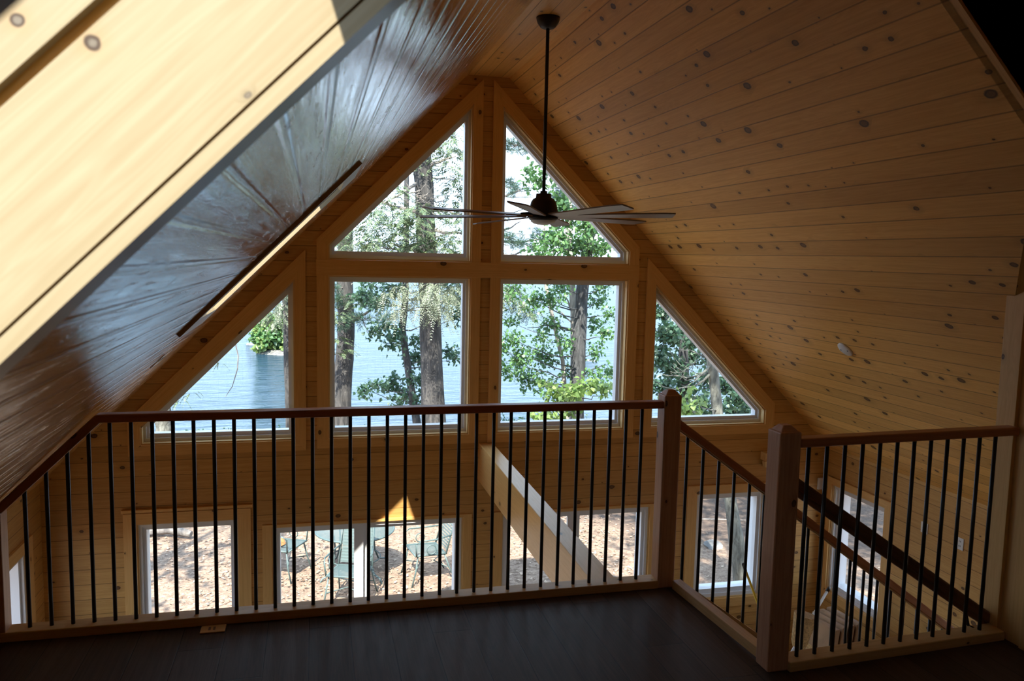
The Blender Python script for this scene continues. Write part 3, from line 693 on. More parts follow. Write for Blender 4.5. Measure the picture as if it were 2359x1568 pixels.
def pole(name, label, p0, p1, r, mat, tip, head=None):
    p0, p1 = Vector(p0), Vector(p1); th = thing(name, p0, label, 'broom'); d = (p1 - p0).normalized()
    mb = MB(); mb.tube([p0, p1 - d * .06], r, 10); mb.build('handle', M[mat], th)
    mb = MB(); mb.tube([p1 - d * .07, p1 - d * .01, p1], [r * 1.25, r * 1.25, r * .7], 10); mb.build('grip', M['black'], th)
    if head:
        mb = MB(); n = p0 - Vector((0, 0, .0)); mb.tube([n + d * .12, n + d * .02, n - Vector((0, 0, .22))], [.025, .045, .11], 14); mb.build('bristles', M[head], th)
    return th
a, b = at(1857, 1445, 5.25), at(1911, 1352, 5.6); d = (b - a) * 1.0
pole('broom', 'white-handled broom leaning in the far right corner', a - d * 1.0, b, .011, 'wpole', True)
a, b = at(1744, 1385, 5.9), at(1711, 1296, 6.05); d = b - a
pole('mop', 'yellow-handled mop leaning against the lower right window', a - d * 1.5, b, .011, 'yellow', True)['category'] = 'mop'
th = thing('straw_broom', (3.05, 5.1, FL2), 'upturned straw broom head behind the near newel post', 'broom')
a = at(1838, 1490, 5.1); mb = MB(); mb.tube([(a.x, 5.1, FL2), (a.x, 5.1, a.z)], .012, 10); mb.build('handle', M['wpole'], th)
mb = MB(); mb.tube([(a.x, 5.1, a.z - .06), (a.x + .01, 5.1, a.z + .04), (a.x + .05, 5.1, a.z + .25)], [.02, .06, .085], 14); mb.build('bristles', M['straw'], th)

# ------------------------------------------------------------------ outdoors: ground, lake
GZ = -2.85
def gz(x, y):
    t = min(max((y - 15.5) / 15, 0), 1); t = t * t * (3 - 2 * t)
    return GZ - 2.6 * t + .05 * math.sin(x * 1.3 + y * .7) * math.cos(y * 1.1 - x * .4)
mb = MB(); NX, NY = 90, 60; xs = np.linspace(-45, 60, NX); ys = np.linspace(-12, 33, NY)
V = [Vector((x, y, gz(x, y))) for y in ys for x in xs]
mb.v = V; mb.f = [(j * NX + i, j * NX + i + 1, (j + 1) * NX + i + 1, (j + 1) * NX + i) for j in range(NY - 1) for i in range(NX - 1)]
mb.uv = [[(0, 0)] * 4] * len(mb.f); mb.sm = [True] * len(mb.f)
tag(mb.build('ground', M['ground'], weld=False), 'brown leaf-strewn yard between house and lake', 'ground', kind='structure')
mb = MB(); mb.face([(-1500, 22, -4.6), (1500, 22, -4.6), (1500, 3500, -4.6), (-1500, 3500, -4.6)])
tag(mb.build('lake', M['lake']), 'pale blue rippled lake beyond the trees', 'lake', kind='structure')

def quads(name, mat, cen, dr, nr, L, W, parent=None, six=False):
    """many small leaf faces in one mesh: centre, direction, normal, length, width"""
    cen = np.asarray(cen); dr = np.asarray(dr); nr = np.asarray(nr); N = len(cen)
    dr = dr / (np.linalg.norm(dr, axis=1, keepdims=True) + 1e-9); sd = np.cross(dr, nr); sd /= (np.linalg.norm(sd, axis=1, keepdims=True) + 1e-9)
    L = np.broadcast_to(L, (N,))[:, None]; W = np.broadcast_to(W, (N,))[:, None]; up = np.cross(sd, dr)
    if six: tpl = [(0, 0, 0), (.30, .5, .10), (.62, .34, .06), (1, 0, -.06), (.62, -.34, .06), (.30, -.5, .10)]
    else: tpl = [(0, 0, 0), (.45, .5, 0), (1, 0, 0), (.45, -.5, 0)]
    k = len(tpl); P = np.stack([cen + dr * L * a + sd * W * b + up * L * c for a, b, c in tpl], 1).reshape(-1, 3)
    o0 = np.array(parent['_o']) if parent is not None else np.array([P[:, 0].mean(), P[:, 1].mean(), P[:, 2].min()])
    P = P - o0; me = bpy.data.meshes.new(name); me.vertices.add(N * k); me.vertices.foreach_set('co', P.ravel())
    me.loops.add(N * k); me.loops.foreach_set('vertex_index', np.arange(N * k, dtype=np.int32))
    me.polygons.add(N); me.polygons.foreach_set('loop_start', np.arange(0, N * k, k, dtype=np.int32))
    me.polygons.foreach_set('loop_total', np.full(N, k, dtype=np.int32)); me.update(calc_edges=True); me.validate(); me.materials.append(mat)
    o = bpy.data.objects.new(name, me); COL.objects.link(o)
    if parent is not None: o.parent = parent
    else: o.location = o0
    o['_o'] = tuple(o0); return o

def unit(n): v = rng.normal(size=(n, 3)); return v / np.linalg.norm(v, axis=1, keepdims=True)

# loose chips and dead leaves on the ground (nobody could count them)
N = 15000; xy = np.stack([rng.uniform(-4, 9, N), rng.uniform(8.5, 15.5, N)], 1)
xy = xy[((xy[:, 0] - 4.3) * .7).clip(0) + (xy[:, 1] - 12.9).clip(0) < rng.exponential(.5, N)]; N = len(xy)
c = np.array([(x, y, gz(x, y) + .015) for x, y in xy]); d = unit(N); d[:, 2] *= .25; nn_ = unit(N) * .35; nn_[:, 2] += 1
M['chip'] = leaf('dead leaves', (.11, .06, .035), (.50, .37, .26), .1)
tag(quads('leaf_litter', M['chip'], c, d, nn_, rng.uniform(.03, .075, N), rng.uniform(.02, .045, N)), 'dry leaves and wood chips scattered over the yard', 'leaves', kind='stuff')

# ------------------------------------------------------------------ trees
class Tree:
    def __init__(s, name, label, trunk, rad, mat, cat='tree', group='trees at the lake shore', n=12):
        s.pts = [Vector(p) for p in trunk]; s.base = s.pts[0]
        s.root = thing(name, s.base, label, cat, group)
        mb = MB(); pts, rr = [], []
        for i in range(len(s.pts) - 1):
            for k in range(4):
                t = k / 4; pts.append(s.pts[i].lerp(s.pts[i + 1], t) + Vector((random.uniform(-1, 1), random.uniform(-1, 1), 0)) * rad[i] * .07); rr.append((rad[i] * (1 - t) + rad[i + 1] * t) * random.uniform(.95, 1.05))
        pts.append(s.pts[-1]); rr.append(rad[-1]); rr[0] *= 1.25
        mb.tube(pts, rr, n); mb.build('trunk', M[mat], s.root); s.mat = mat
        s.br = []; s.leaf = {}
    def near(s, p, drop=.25):
        best = None
        for i in range(len(s.pts) - 1):
            for k in range(8):
                q = s.pts[i].lerp(s.pts[i + 1], k / 8)
                e = abs(q.z - (p.z - drop * (p - q).xy.length)) + (q.z > p.z + 1.5) * 3
                if best is None or e < best[0]: best = (e, q)
        return best[1]
    def limb(s, a, b, r=.03, sag=.15, n=6):
        a, b = Vector(a), Vector(b); L = (b - a).length; pts = []
        for i in range(n + 1):
            t = i / n; pts.append(a.lerp(b, t) + Vector((0, 0, -sag * L * 4 * t * (1 - t) * .5)) + (Vector([random.uniform(-1, 1) for _ in range(3)]) * .03 * L if 0 < i < n else Vector()))
        s.br.append((pts, [max(.004, r * (1 - .8 * i / n)) for i in range(n + 1)])); return pts
    def add(s, key, c, d, nr, L, W):
        k = s.leaf.setdefault(key, [[], [], [], [], []])
        for q, x in zip(k, (c, d, nr, np.broadcast_to(L, (len(c),)), np.broadcast_to(W, (len(c),)))): q.append(np.asarray(x))
    def broad(s, p, r, n, key, size=.085, limb=True):
        """a cloud of broad leaves round p, hung on twigs"""
        p = Vector(p)
        if limb: s.limb(s.near(p), p, .012 + .02 * r, .1)
        nt = max(5, int(n / 13)); per = int(n / nt)
        for _ in range(nt):
            e = Vector(rng.normal(size=3)); e = e.normalized() * r * random.uniform(.4, 1.45); e.z *= .7
            pts = s.limb(p + e * .15, p + e, .006, .1, 4); P = np.array([tuple(q) for q in pts])
            t = rng.uniform(.2, 1.0, per) * (len(P) - 1); i = np.minimum(t.astype(int), len(P) - 2); f = (t - i)[:, None]
            c = P[i] * (1 - f) + P[i + 1] * f + rng.normal(size=(per, 3)) * .16 * max(.5, r)
            d = unit(per); d[:, 2] -= .5; nr = unit(per) * .8; nr[:, 2] += .8
            s.add(key, c, d, nr, rng.uniform(.75, 1.2, per) * size, rng.uniform(.7, 1.0, per) * size * .85)
    def spray(s, p, r, n, key, Ls=.34, droop=.5, limb=True, out=None, lw=.021, ll=.095):
        """flat drooping sprays of needles round p"""
        p = Vector(p)
        if limb: s.limb(s.near(p, -.1), p + Vector((0, 0, .1)), .012 + .018 * r, .12)
        for _ in range(int(n * 1.9)):
            e = Vector(rng.normal(size=3)).normalized() * r * 1.15 * random.random() ** .4; e.z *= .55; a = p + e
            h = Vector((e.x, e.y, 0)) + Vector(rng.normal(size=3)) * .35 * r
            if out is not None: h = h + Vector(out) * r
            h.z = 0; h = h.normalized() if h.length > 1e-4 else Vector((1, 0, 0)); L = Ls * random.uniform(.6, 1.25)
            k = 13; t = np.linspace(.05, 1, k); x = np.array(a)[None] + np.array(h)[None] * (t * L)[:, None]; x[:, 2] += -droop * L * t ** 1.7
            tan = np.array(h)[None] * np.ones((k, 1)); tan[:, 2] = -droop * 1.7 * t ** .7
            tan /= np.linalg.norm(tan, axis=1, keepdims=True); sd = np.cross(tan, [0, 0, 1.0]); sd /= np.linalg.norm(sd, axis=1, keepdims=True); up = np.cross(sd, tan)
            for sg in (-1, 1):
                dd = tan * .75 + sd * sg + rng.normal(size=(k, 3)) * .18; dd[:, 2] -= .25
                s.add(key, x, dd, up + rng.normal(size=(k, 3)) * .3, ll * (1.15 - .75 * t) * rng.uniform(.7, 1.2, k) * Ls / .34, lw)
    def tuft(s, p, r, n, key):
        """round tufts of long pine needles"""
        p = Vector(p); s.limb(s.near(p, 0), p, .012 + .012 * r, .05)
        for _ in range(n):
            e = Vector(rng.normal(size=3)).normalized() * r * random.random() ** .5; e.z *= .45; a = p + e
            s.limb(p, a, .005, .05, 3); k = 34; d = unit(k) + np.array(e.normalized())[None] * .9 + np.array([0, 0, .25])
            s.add(key, np.array(a)[None] + rng.normal(size=(k, 3)) * .03, d, unit(k), rng.uniform(.10, .17, k), .009)
    def done(s, twig_mat=None):
        few = len(s.br) <= 8; mb = MB()
        for p, q in s.br:
            mb.tube(p, q, 6, few)
            if few: mb.build('branch', M[twig_mat or s.mat], s.root); mb = MB()
        if mb.f: mb.build('branches', M[twig_mat or s.mat], s.root, weld=False)
        for key, q in s.leaf.items():
            nm = {'hemlock': 'needles', 'hemlock_pale': 'needle_tips', 'pine_needle': 'needles', 'maple': 'foliage', 'maple_bright': 'sunlit_leaves', 'oak': 'foliage'}[key]
            quads(nm, M[key], np.concatenate(q[0]), np.concatenate(q[1]), np.concatenate(q[2]), np.concatenate(q[3]), np.concatenate(q[4]), s.root, six=key in ('maple', 'maple_bright', 'oak'))

def ext(pts, top):
    """continue a trunk down into the ground and up to height top"""
    a, b = pts[-1], pts[-2]; z = gz(a.x, a.y) - .1; d = (a - b)
    base = a + d * ((z - a.z) / d.z) if a.z > z + .05 else a
    base = Vector((a.x + (base.x - a.x) * .4, a.y, z)) if a.z > z + .05 else a
    t0, t1 = pts[0], pts[1]; d = t0 - t1; tp = Vector((t0.x + d.x * .25 * (top - t0.z) / max(d.z, .1), t0.y, top))
    return ([base] if a.z > z + .05 else []) + pts[::-1] + [tp]
mpx = lambda r, Y: r * Y / 1800

# big hemlock in the middle of the left lake window
Y = 16.0; tp = ext([at(968, 300, Y), at(973, 380, Y), at(985, 590, Y), at(990, 700, Y), at(1001, 985, Y)], 11.0)
T = Tree('hemlock_tree', 'thick grey-barked hemlock trunk, rightmost in the left square lake window', tp, [.26, .24, .21, .195, .18, .17, .08], 'bark_pine', n=16)
for u, v, r, n in ((860, 520, 70, 34), (830, 560, 55, 30), (905, 490, 55, 26), (930, 540, 60, 34), (1040, 340, 45, 22), (1060, 420, 40, 22), (1055, 290, 40, 16), (1030, 390, 40, 18),
                   (1035, 470, 45, 20), (1045, 550, 45, 22), (960, 500, 50, 26), (930, 380, 40, 14), (890, 440, 40, 12), (985, 330, 35, 12), (1000, 560, 45, 22), (900, 580, 50, 24), (1060, 590, 40, 16), (1075, 500, 40, 16)):
    p = at(u, v, Y + random.uniform(-1.6, .6)); T.spray(p, mpx(r, Y), int(n * 1.25), 'hemlock')
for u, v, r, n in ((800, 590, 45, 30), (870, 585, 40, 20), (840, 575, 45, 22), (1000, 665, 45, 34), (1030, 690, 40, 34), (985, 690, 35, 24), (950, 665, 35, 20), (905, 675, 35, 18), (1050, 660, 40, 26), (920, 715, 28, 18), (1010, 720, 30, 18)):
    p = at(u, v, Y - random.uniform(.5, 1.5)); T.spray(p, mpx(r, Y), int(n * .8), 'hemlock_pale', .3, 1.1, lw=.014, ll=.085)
for (a, b) in (((985, 500), (830, 455)), ((985, 560), (860, 600)), ((975, 420), (880, 470)), ((990, 530), (1085, 545)), ((985, 480), (1080, 500)), ((980, 590), (900, 560)), ((975, 390), (1050, 360))):
    T.limb(at(*a, Y), at(*b, Y - .5), .05, -.05)
for _ in range(26):   # dead twigs
    a = at(random.uniform(955, 985), random.uniform(440, 480), Y - .25); T.limb(a, a + Vector((random.uniform(-.5, .4), -.1, random.uniform(-.1, .35))), .006, .1)
for _ in range(40):
    p = Vector((tp[-1].x + random.uniform(-3.2, 3.2), Y + random.uniform(-3, 3), random.uniform(4.8, 10.5))); T.spray(p, .55, 12, 'hemlock')
T.done('drywood')

# pine at the left edge of that window
Y = 19.0; tp = ext([at(795, 600, Y), at(795, 650, Y), at(797, 750, Y), at(791, 850, Y), at(784, 990, Y)], 12)
T = Tree('pine_tree', 'rough-barked leaning pine trunk, leftmost in the left square lake window', tp, [.30, .235, .215, .20, .19, .18, .09], 'bark_pine', n=14)
for u, v, r, n in ((778, 690, 26, 16), (830, 735, 30, 20), (845, 690, 36, 22), (782, 745, 22, 10), (870, 700, 30, 18), (775, 660, 20, 10), (895, 735, 26, 14)):
    T.tuft(at(u, v, Y - .5), mpx(r, Y), n, 'pine_needle')
for u, v, r, n in ((775, 720, 26, 12), (780, 810, 24, 10), (778, 780, 18, 8), (820, 690, 26, 12)): T.spray(at(u, v, Y - .8), mpx(r, Y), n, 'hemlock', .3, .4)
T.limb(at(797, 745, Y), at(880, 690, Y - .5), .05, .12); T.limb(at(830, 725, Y), at(850, 770, Y - .5), .02, .1)
for _ in range(34): T.tuft(Vector((tp[-1].x + random.uniform(-3, 1.5), Y + random.uniform(-2, 2), random.uniform(5.5, 11.5))), .5, 9, 'pine_needle')
T.done('drywood')

# slim leaning tree between
Y = 17.2; tp = ext([at(935, 600, Y), at(934, 690, Y), at(926, 760, Y), at(942, 860, Y), at(962, 985, Y)], 6)
T = Tree('oak_tree', 'slim bent dark-leaved trunk between the two thick trunks of the left square lake window', tp, [.11, .095, .08, .075, .07, .065, .03], 'bark_grey')
for u, v, r, n in ((880, 690, 30, 150), (835, 680, 26, 120), (890, 752, 26, 110), (865, 757, 20, 70), (905, 790, 22, 70), (918, 775, 16, 50), (955, 785, 20, 70), (965, 815, 16, 60), (950, 832, 22, 110), (955, 870, 24, 110), (900, 880, 28, 130), (868, 890, 20, 70), (838, 897, 16, 60),
                   (925, 905, 26, 110), (915, 920, 18, 60), (965, 910, 18, 60), (1040, 690, 34, 160), (1055, 725, 24, 100), (1030, 660, 30, 110), (1035, 810, 18, 70), (1052, 822, 14, 50), (905, 660, 30, 120), (850, 655, 26, 100), (1060, 665, 24, 100)):
    T.broad(at(u, v, Y + random.uniform(-.5, .6)), mpx(r, Y), int(n * 1.1), 'oak', .10)
T.done()

# maple and grey trunk of the right window
Y = 17.0; tp = ext([at(1358, 540, Y), at(1342, 660, Y), at(1334, 800, Y), at(1328, 985, Y)], 9)
T = Tree('maple_tree', 'straight grey trunk with maple leaves in the right square lake window', tp, [.19, .165, .15, .135, .125, .06], 'bark_grey', n=14)
for u, v, r, n in ((1180, 670, 34, 130), (1230, 690, 36, 190), (1185, 780, 34, 170), (1200, 830, 40, 260), (1250, 820, 40, 260), (1265, 745, 34, 150), (1165, 850, 30, 150), (1215, 870, 38, 230), (1270, 690, 34, 160), (1380, 690, 30, 130), (1365, 740, 28, 120), (1395, 770, 24, 90),
                   (1375, 810, 24, 100), (1405, 850, 26, 110), (1365, 860, 24, 80), (1300, 790, 28, 110), (1395, 660, 28, 120), (1290, 660, 30, 130), (1240, 770, 26, 90), (1175, 740, 24, 80), (1400, 890, 24, 90), (1150, 800, 24, 110), (1255, 880, 30, 150), (1300, 850, 26, 100), (1330, 800, 20, 50), (1410, 720, 22, 70)):
    T.broad(at(u, v, Y + random.uniform(-.9, .7)), mpx(r, Y), int(n * .95), 'maple', .09)
for u, v, r, n in ((1330, 560, 50, 330), (1280, 545, 46, 260), (1385, 570, 40, 220), (1310, 500, 46, 260), (1250, 585, 34, 150), (1360, 520, 40, 190), (1290, 470, 34, 130), (1240, 420, 26, 90), (1215, 400, 22, 60), (1260, 390, 18, 50)):
    T.broad(at(u, v, Y - random.uniform(.2, 1.6)), mpx(r, Y), n, 'maple', .11)
for u, v, r, n in ((1290, 910, 30, 130), (1325, 900, 30, 140), (1260, 955, 26, 90), (1310, 930, 28, 110), (1350, 890, 24, 80), (1240, 965, 20, 50), (1290, 960, 22, 60), (1390, 900, 18, 40), (1275, 890, 20, 50)):
    T.broad(at(u, v, Y - random.uniform(1.2, 2.2)), mpx(r, Y), n, 'maple_bright', .13)
T.limb(at(1336, 765, Y), at(1215, 755, Y - .5), .03, -.1); T.limb(at(1330, 870, Y), at(1400, 840, Y - .2), .025, -.15)
for _ in range(30): T.broad(Vector((tp[-1].x + random.uniform(-2.5, 2.5), Y + random.uniform(-2, 2), random.uniform(3.6, 9))), .6, 60, 'maple', .12)
T.done()
Y = 17.6; tp = ext([at(1311, 560, Y), at(1318, 655, Y), at(1322, 740, Y), at(1322, 830, Y)], 5)
T = Tree('birch_tree', 'thin pale birch stem close left of the grey maple trunk', tp, [.09, .085, .075, .08, .085, .03], 'bark_birch')
T.limb(at(1320, 720, Y), at(1295, 670, Y), .03, -.05); T.limb(at(1322, 750, Y), at(1270, 700, Y - .2), .02, -.05); T.done()
Y = 17.4; tp = ext([at(1258, 660, Y), at(1275, 740, Y), at(1296, 830, Y)], 2.6)
T = Tree('sapling', 'slender crooked sapling stem left of the birch', tp, [.05, .05, .045, .04, .015], 'bark_birch'); T.broad(tp[-1], .4, 60, 'maple', .1); T.done()

# pine whose trunk stands behind the gable post
Y = 20.0; tp = ext([at(1126, 300, Y), at(1128, 600, Y), at(1130, 985, Y)], 12)
T = Tree('white_pine', 'tall pine hidden behind the gable post with needle boughs in the right upper window', tp, [.30, .27, .22, .2, .08], 'bark_pine')
for u, v, r, n in ((1190, 335, 34, 34), (1215, 345, 26, 20), (1165, 430, 26, 14), (1195, 440, 30, 16), (1300, 470, 34, 34), (1275, 450, 30, 24), (1170, 545, 36, 34), (1205, 560, 36, 30), (1240, 540, 30, 20), (1165, 590, 24, 14), (1160, 505, 24, 12), (1335, 490, 28, 22), (1185, 420, 24, 10)):
    T.tuft(at(u, v, Y - random.uniform(0, 2)), mpx(r, Y), int(n * 1.1), 'pine_needle')
for u, v, r, n in ((1160, 680, 30, 22), (1190, 700, 30, 20), (1175, 660, 24, 14), (1215, 715, 22, 10)): T.spray(at(u, v, Y - 2), mpx(r, Y), n, 'hemlock', .36, .9)
for a, b in (((1130, 560), (1290, 540)), ((1130, 600), (1240, 565)), ((1130, 460), (1220, 430)), ((1130, 540), (1200, 510)), ((1130, 580), (1210, 590))): T.limb(at(*a, Y), at(*b, Y - 1), .04, .05)
for _ in range(30): T.tuft(Vector((tp[-1].x + random.uniform(-2.5, 3.2), Y + random.uniform(-2, 2), random.uniform(6.3, 11.5))), .55, 9, 'pine_needle')
T.done('drywood')

# lichened trunk near the right corner of the house, and its crown
Y = 9.76; tp = [at(1713, 1358, Y), at(1711, 1351, Y), at(1683, 1150, Y), at(1655, 960, Y), at(1640, 835, Y)]
tp[0] = Vector((tp[1].x + .02, Y, gz(5.8, Y) - .05)); tp.append(Vector((tp[4].x - .3, Y + .1, 3.5))); tp.append(Vector((tp[4].x - .5, Y + .2, 8)))
T = Tree('oak_tree', 'pale lichened leaning trunk near the house, seen in both right-hand windows', tp, [.16, .125, .085, .075, .07, .075, .03], 'bark_lichen', n=14)
T.limb(tp[4], at(1585, 875, Y - .3), .02, .2); T.limb(at(1650, 840, Y), at(1560, 805, Y + .3), .018, -.2); T.limb(at(1648, 850, Y), at(1505, 875, Y - .3), .02, .35); T.limb(at(1645, 850, Y), at(1520, 860, Y + .3), .016, .2)
for _ in range(16):
    a = at(random.uniform(1540, 1640), random.uniform(820, 880), Y + random.uniform(-.3, .3)); T.limb(a, a + Vector((random.uniform(-.45, .2), random.uniform(-.2, .2), random.uniform(-.15, .3))), .006, .3)
for u, v, r, n in ((1560, 930, 28, 60), (1590, 945, 26, 50), (1530, 945, 20, 24), (1600, 925, 20, 26)):
    T.broad(at(u, v, Y - .6), mpx(r, Y), n, 'maple_bright', .095)
for _ in range(46): T.broad(Vector((5.0 + random.uniform(-2.4, 3), Y + random.uniform(-2.2, 2.6), random.uniform(3.4, 8.5))), .6, 55, 'oak', .12)
T.done()
Y = 15.5; tp = ext([at(1568, 600, Y), at(1575, 800, Y), at(1578, 960, Y)], 8)
T = Tree('oak_tree', 'dark leafy tree filling the right triangular window', tp, [.12, .11, .10, .09, .03], 'bark_grey')
for u, v, r, n in ((1525, 720, 34, 240), (1540, 770, 40, 300), (1520, 820, 34, 230), (1570, 760, 40, 280), (1590, 810, 40, 280), (1610, 780, 34, 190), (1550, 850, 36, 230), (1530, 890, 36, 220), (1580, 890, 38, 230), (1630, 870, 36, 200), (1620, 930, 36, 220), (1560, 930, 34, 160), (1680, 880, 36, 240), (1700, 915, 34, 240), (1730, 940, 30, 220), (1690, 950, 34, 220), (1650, 820, 34, 170), (1640, 960, 30, 120), (1515, 690, 24, 120), (1745, 960, 26, 120), (1600, 960, 28, 90)):
    T.broad(at(u, v, Y + random.uniform(-1.2, 1.5)), mpx(r, Y), n, 'oak', .115)
for _ in range(26): T.broad(Vector((tp[-1].x + random.uniform(-2.5, 3.5), Y + random.uniform(-2, 2), random.uniform(2.6, 8))), .6, 60, 'oak', .12)
T.done()

# tree beside the right eave: out of the picture, but it throws the dappled shade there
b = Vector((8.6, 2.6, GZ - .1)); T = Tree('shade_tree', 'broad leafy tree beside the right eave that shades the yard there', [b, b + Vector((-.2, .3, 3)), b + Vector((-.6, .8, 6)), b + Vector((-1, 1.2, 10))], [.28, .22, .17, .05], 'bark_grey')
for _ in range(120): T.broad(Vector((random.uniform(2.2, 7.6), random.uniform(2.2, 7.4), random.uniform(5.0, 7.8))), .62, 60, 'oak', .15)
T.done()

for lb, x, y, h in (('added tall tree right of the house, blocks sky nearest the lake', 11.5, 15.5, 9), ('added tree right of the house, blocks sky behind the rubble', 12.5, 10.5, 9), ('added tree right of the house, blocks sky level with the stairs', 12.5, 5.0, 9)):  # added out of view to block sky light and deepen the yard shade
    b = Vector((x, y, gz(x, y) - .1)); T = Tree('sky_block_tree', lb, [b, b + Vector((.1, .1, 3)), b + Vector((-.2, 0, 6)), b + Vector((0, 0, h + 2))], [.24, .2, .16, .05], 'bark_grey', group='added trees right of the house')
    for _ in range(46): T.broad(Vector((x + random.uniform(-2.6, 2.6), y + random.uniform(-2.6, 2.6), random.uniform(-1.4, 6.5))), .7, 60, 'oak', .17)
    T.done()

b = Vector((-5.4, 5.6, GZ - .1)); T = Tree('shade_tree', 'thin-crowned tree beside the left eave that streaks the yard with shade', [b, b + Vector((.3, .4, 3)), b + Vector((.8, .9, 6)), b + Vector((1.2, 1.4, 8.5))], [.2, .17, .12, .04], 'bark_grey')
for _ in range(34): T.broad(Vector((random.uniform(-6.4, -2.6), random.uniform(5.2, 8.6), random.uniform(2.6, 5.2))), .6, 36, 'oak', .15)
for _ in range(5): T.limb(T.pts[1].lerp(T.pts[2], random.random()), Vector((random.uniform(-4.6, -2.8), random.uniform(6.6, 9), random.uniform(2.2, 4.2))), .07, -.1)
T.done()

# left triangular window
Y = 21.0; tp = ext([at(652, 560, Y), at(660, 700, Y), at(665, 900, Y), at(668, 990, Y)], 9)
T = Tree('hemlock_tree', 'slim trunk at the right edge of the left triangular window with a bare hanging twig', tp, [.13, .11, .10, .10, .09, .03], 'bark_pine')
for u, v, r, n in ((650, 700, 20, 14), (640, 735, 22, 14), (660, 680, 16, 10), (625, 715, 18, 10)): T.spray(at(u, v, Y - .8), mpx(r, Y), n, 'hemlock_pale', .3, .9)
for p in (((560, 700), (542, 790), (549, 820), (547, 850), (535, 890), (519, 914)),): T.br.append(([at(u, v, Y - .1) for u, v in p], [.02, .018, .016, .014, .011, .006]))
T.limb(at(655, 620, Y), at(560, 700, Y - .1), .03, -.05)
for a, b in (((660, 720), (640, 700)), ((664, 800), (672, 840)), ((660, 780), (676, 800)), ((655, 700), (676, 720))): T.limb(at(*a, Y - .2), at(*b, Y - .3), .012, .1)
for _ in range(20): T.spray(Vector((tp[-1].x + random.uniform(-2, 2), Y + random.uniform(-2, 2), random.uniform(2.8, 9))), .5, 12, 'hemlock')
T.done('drywood')
Y = 18.0; tp = ext([at(372, 900, Y), at(376, 965, Y), at(378, 1000, Y)], 9)
T = Tree('pine_tree', 'trunk at the lower left corner of the left triangular window', tp, [.2, .165, .16, .15, .06], 'bark_lichen')
for u, v, r, n in ((438, 905, 14, 4), (418, 922, 10, 3), (505, 835, 8, 2)): T.spray(at(u, v, Y - .3), mpx(r, Y), n, 'hemlock', .2, 1.0, ll=.06)
for _ in range(20): T.spray(Vector((tp[-1].x + random.uniform(-2, 2), Y + random.uniform(-2, 2), random.uniform(2.5, 9))), .5, 12, 'hemlock')
T.done()
# shore shrubs
for i, (u, v, Y, r, n, lb) in enumerate(((430, 1010, 22, 26, 120, 'low leafy shrub at the shore right of the corner trunk'), (505, 1010, 22, 22, 80, 'second leafy shrub along the shore in the left triangular window'), (655, 1005, 22, 16, 50, 'small shrub at the right corner of the left triangular window'),
                                        (835, 1010, 22, 18, 60, 'small shrub at the foot of the left square lake window'), (925, 1005, 22, 14, 40, 'tiny shrub between the trunks in the left square lake window'), (1060, 985, 22, 20, 60, 'shrub at the right corner of the left square lake window'),
                                        (1165, 975, 21, 34, 220, 'dense shrub at the left corner of the right square lake window'), (1215, 985, 21, 26, 120, 'shrub along the shore left of the grey trunk'), (1400, 990, 21, 24, 90, 'shrub at the right corner of the right square lake window'))):
    p = at(u, v, Y); b = Vector((p.x, Y, gz(p.x, Y) - .05)); T = Tree('shrub', lb, [b, b.lerp(p, .5), p], [.03, .02, .01], 'bark_grey', 'shrub', 'shrubs along the shore', 6)
    for k in range(3): T.broad(p + Vector((random.uniform(-.3, .3), random.uniform(-.3, .3), random.uniform(-.15, .12))), mpx(r, Y), n // 3, 'oak', .09)
    T.done()
# wooded islet
b = Vector((-2.5, 52, -4.65)); T = Tree('islet_bush', 'bright green bush on the small rocky islet in the lake', [b, b + Vector((0, 0, 1.2)), b + Vector((.1, 0, 2.4))], [.15, .12, .05], 'bark_grey', 'bush', None)
for k in range(36): T.broad(b + Vector((random.uniform(-1.0, 1.3), random.uniform(-.8, .8), random.uniform(.25, 3.0) * random.uniform(.6, 1))), .62, 190, 'maple' if k % 2 else 'maple_bright', .26)
T.done()
def rock(name, c, r, label, mat, sq=.42, group=None):
    bm = bmesh.new(); bmesh.ops.create_icosphere(bm, subdivisions=3, radius=1); k = [unit(1)[0] for _ in range(9)]; q = rng.uniform(.55, .95, 9)
    for v in bm.verts:
        n = np.array(v.co); f = min([1.0] + [q[i] / max(1e-3, n @ k[i]) for i in range(9) if n @ k[i] > q[i]]); v.co = Vector((n[0] * r * f, n[1] * r * f, (n[2] * f) * r * sq))
    me = bpy.data.meshes.new(name); bm.to_mesh(me); bm.free(); me.materials.append(M[mat]); o = bpy.data.objects.new(name, me); COL.objects.link(o); o.location = c
    return tag(o, label, 'rock', group)
rock('boulder', (-4.2, 56.5, -4.7), .5, 'pale boulder left of the islet bush', 'rock'); rock('boulder', (-2.3, 51.6, -4.75), 1.5, 'dark rock ledge under the islet bush', 'rock', .25)
rock('boulder', (16.2, 46.5, -4.85), 1.0, 'low grey rock breaking the lake right of the maple', 'rock', .35)
rock('boulder', (4.9, 49, -4.85), .6, 'flat rock just awash right of the pine trunk', 'rock', .3)
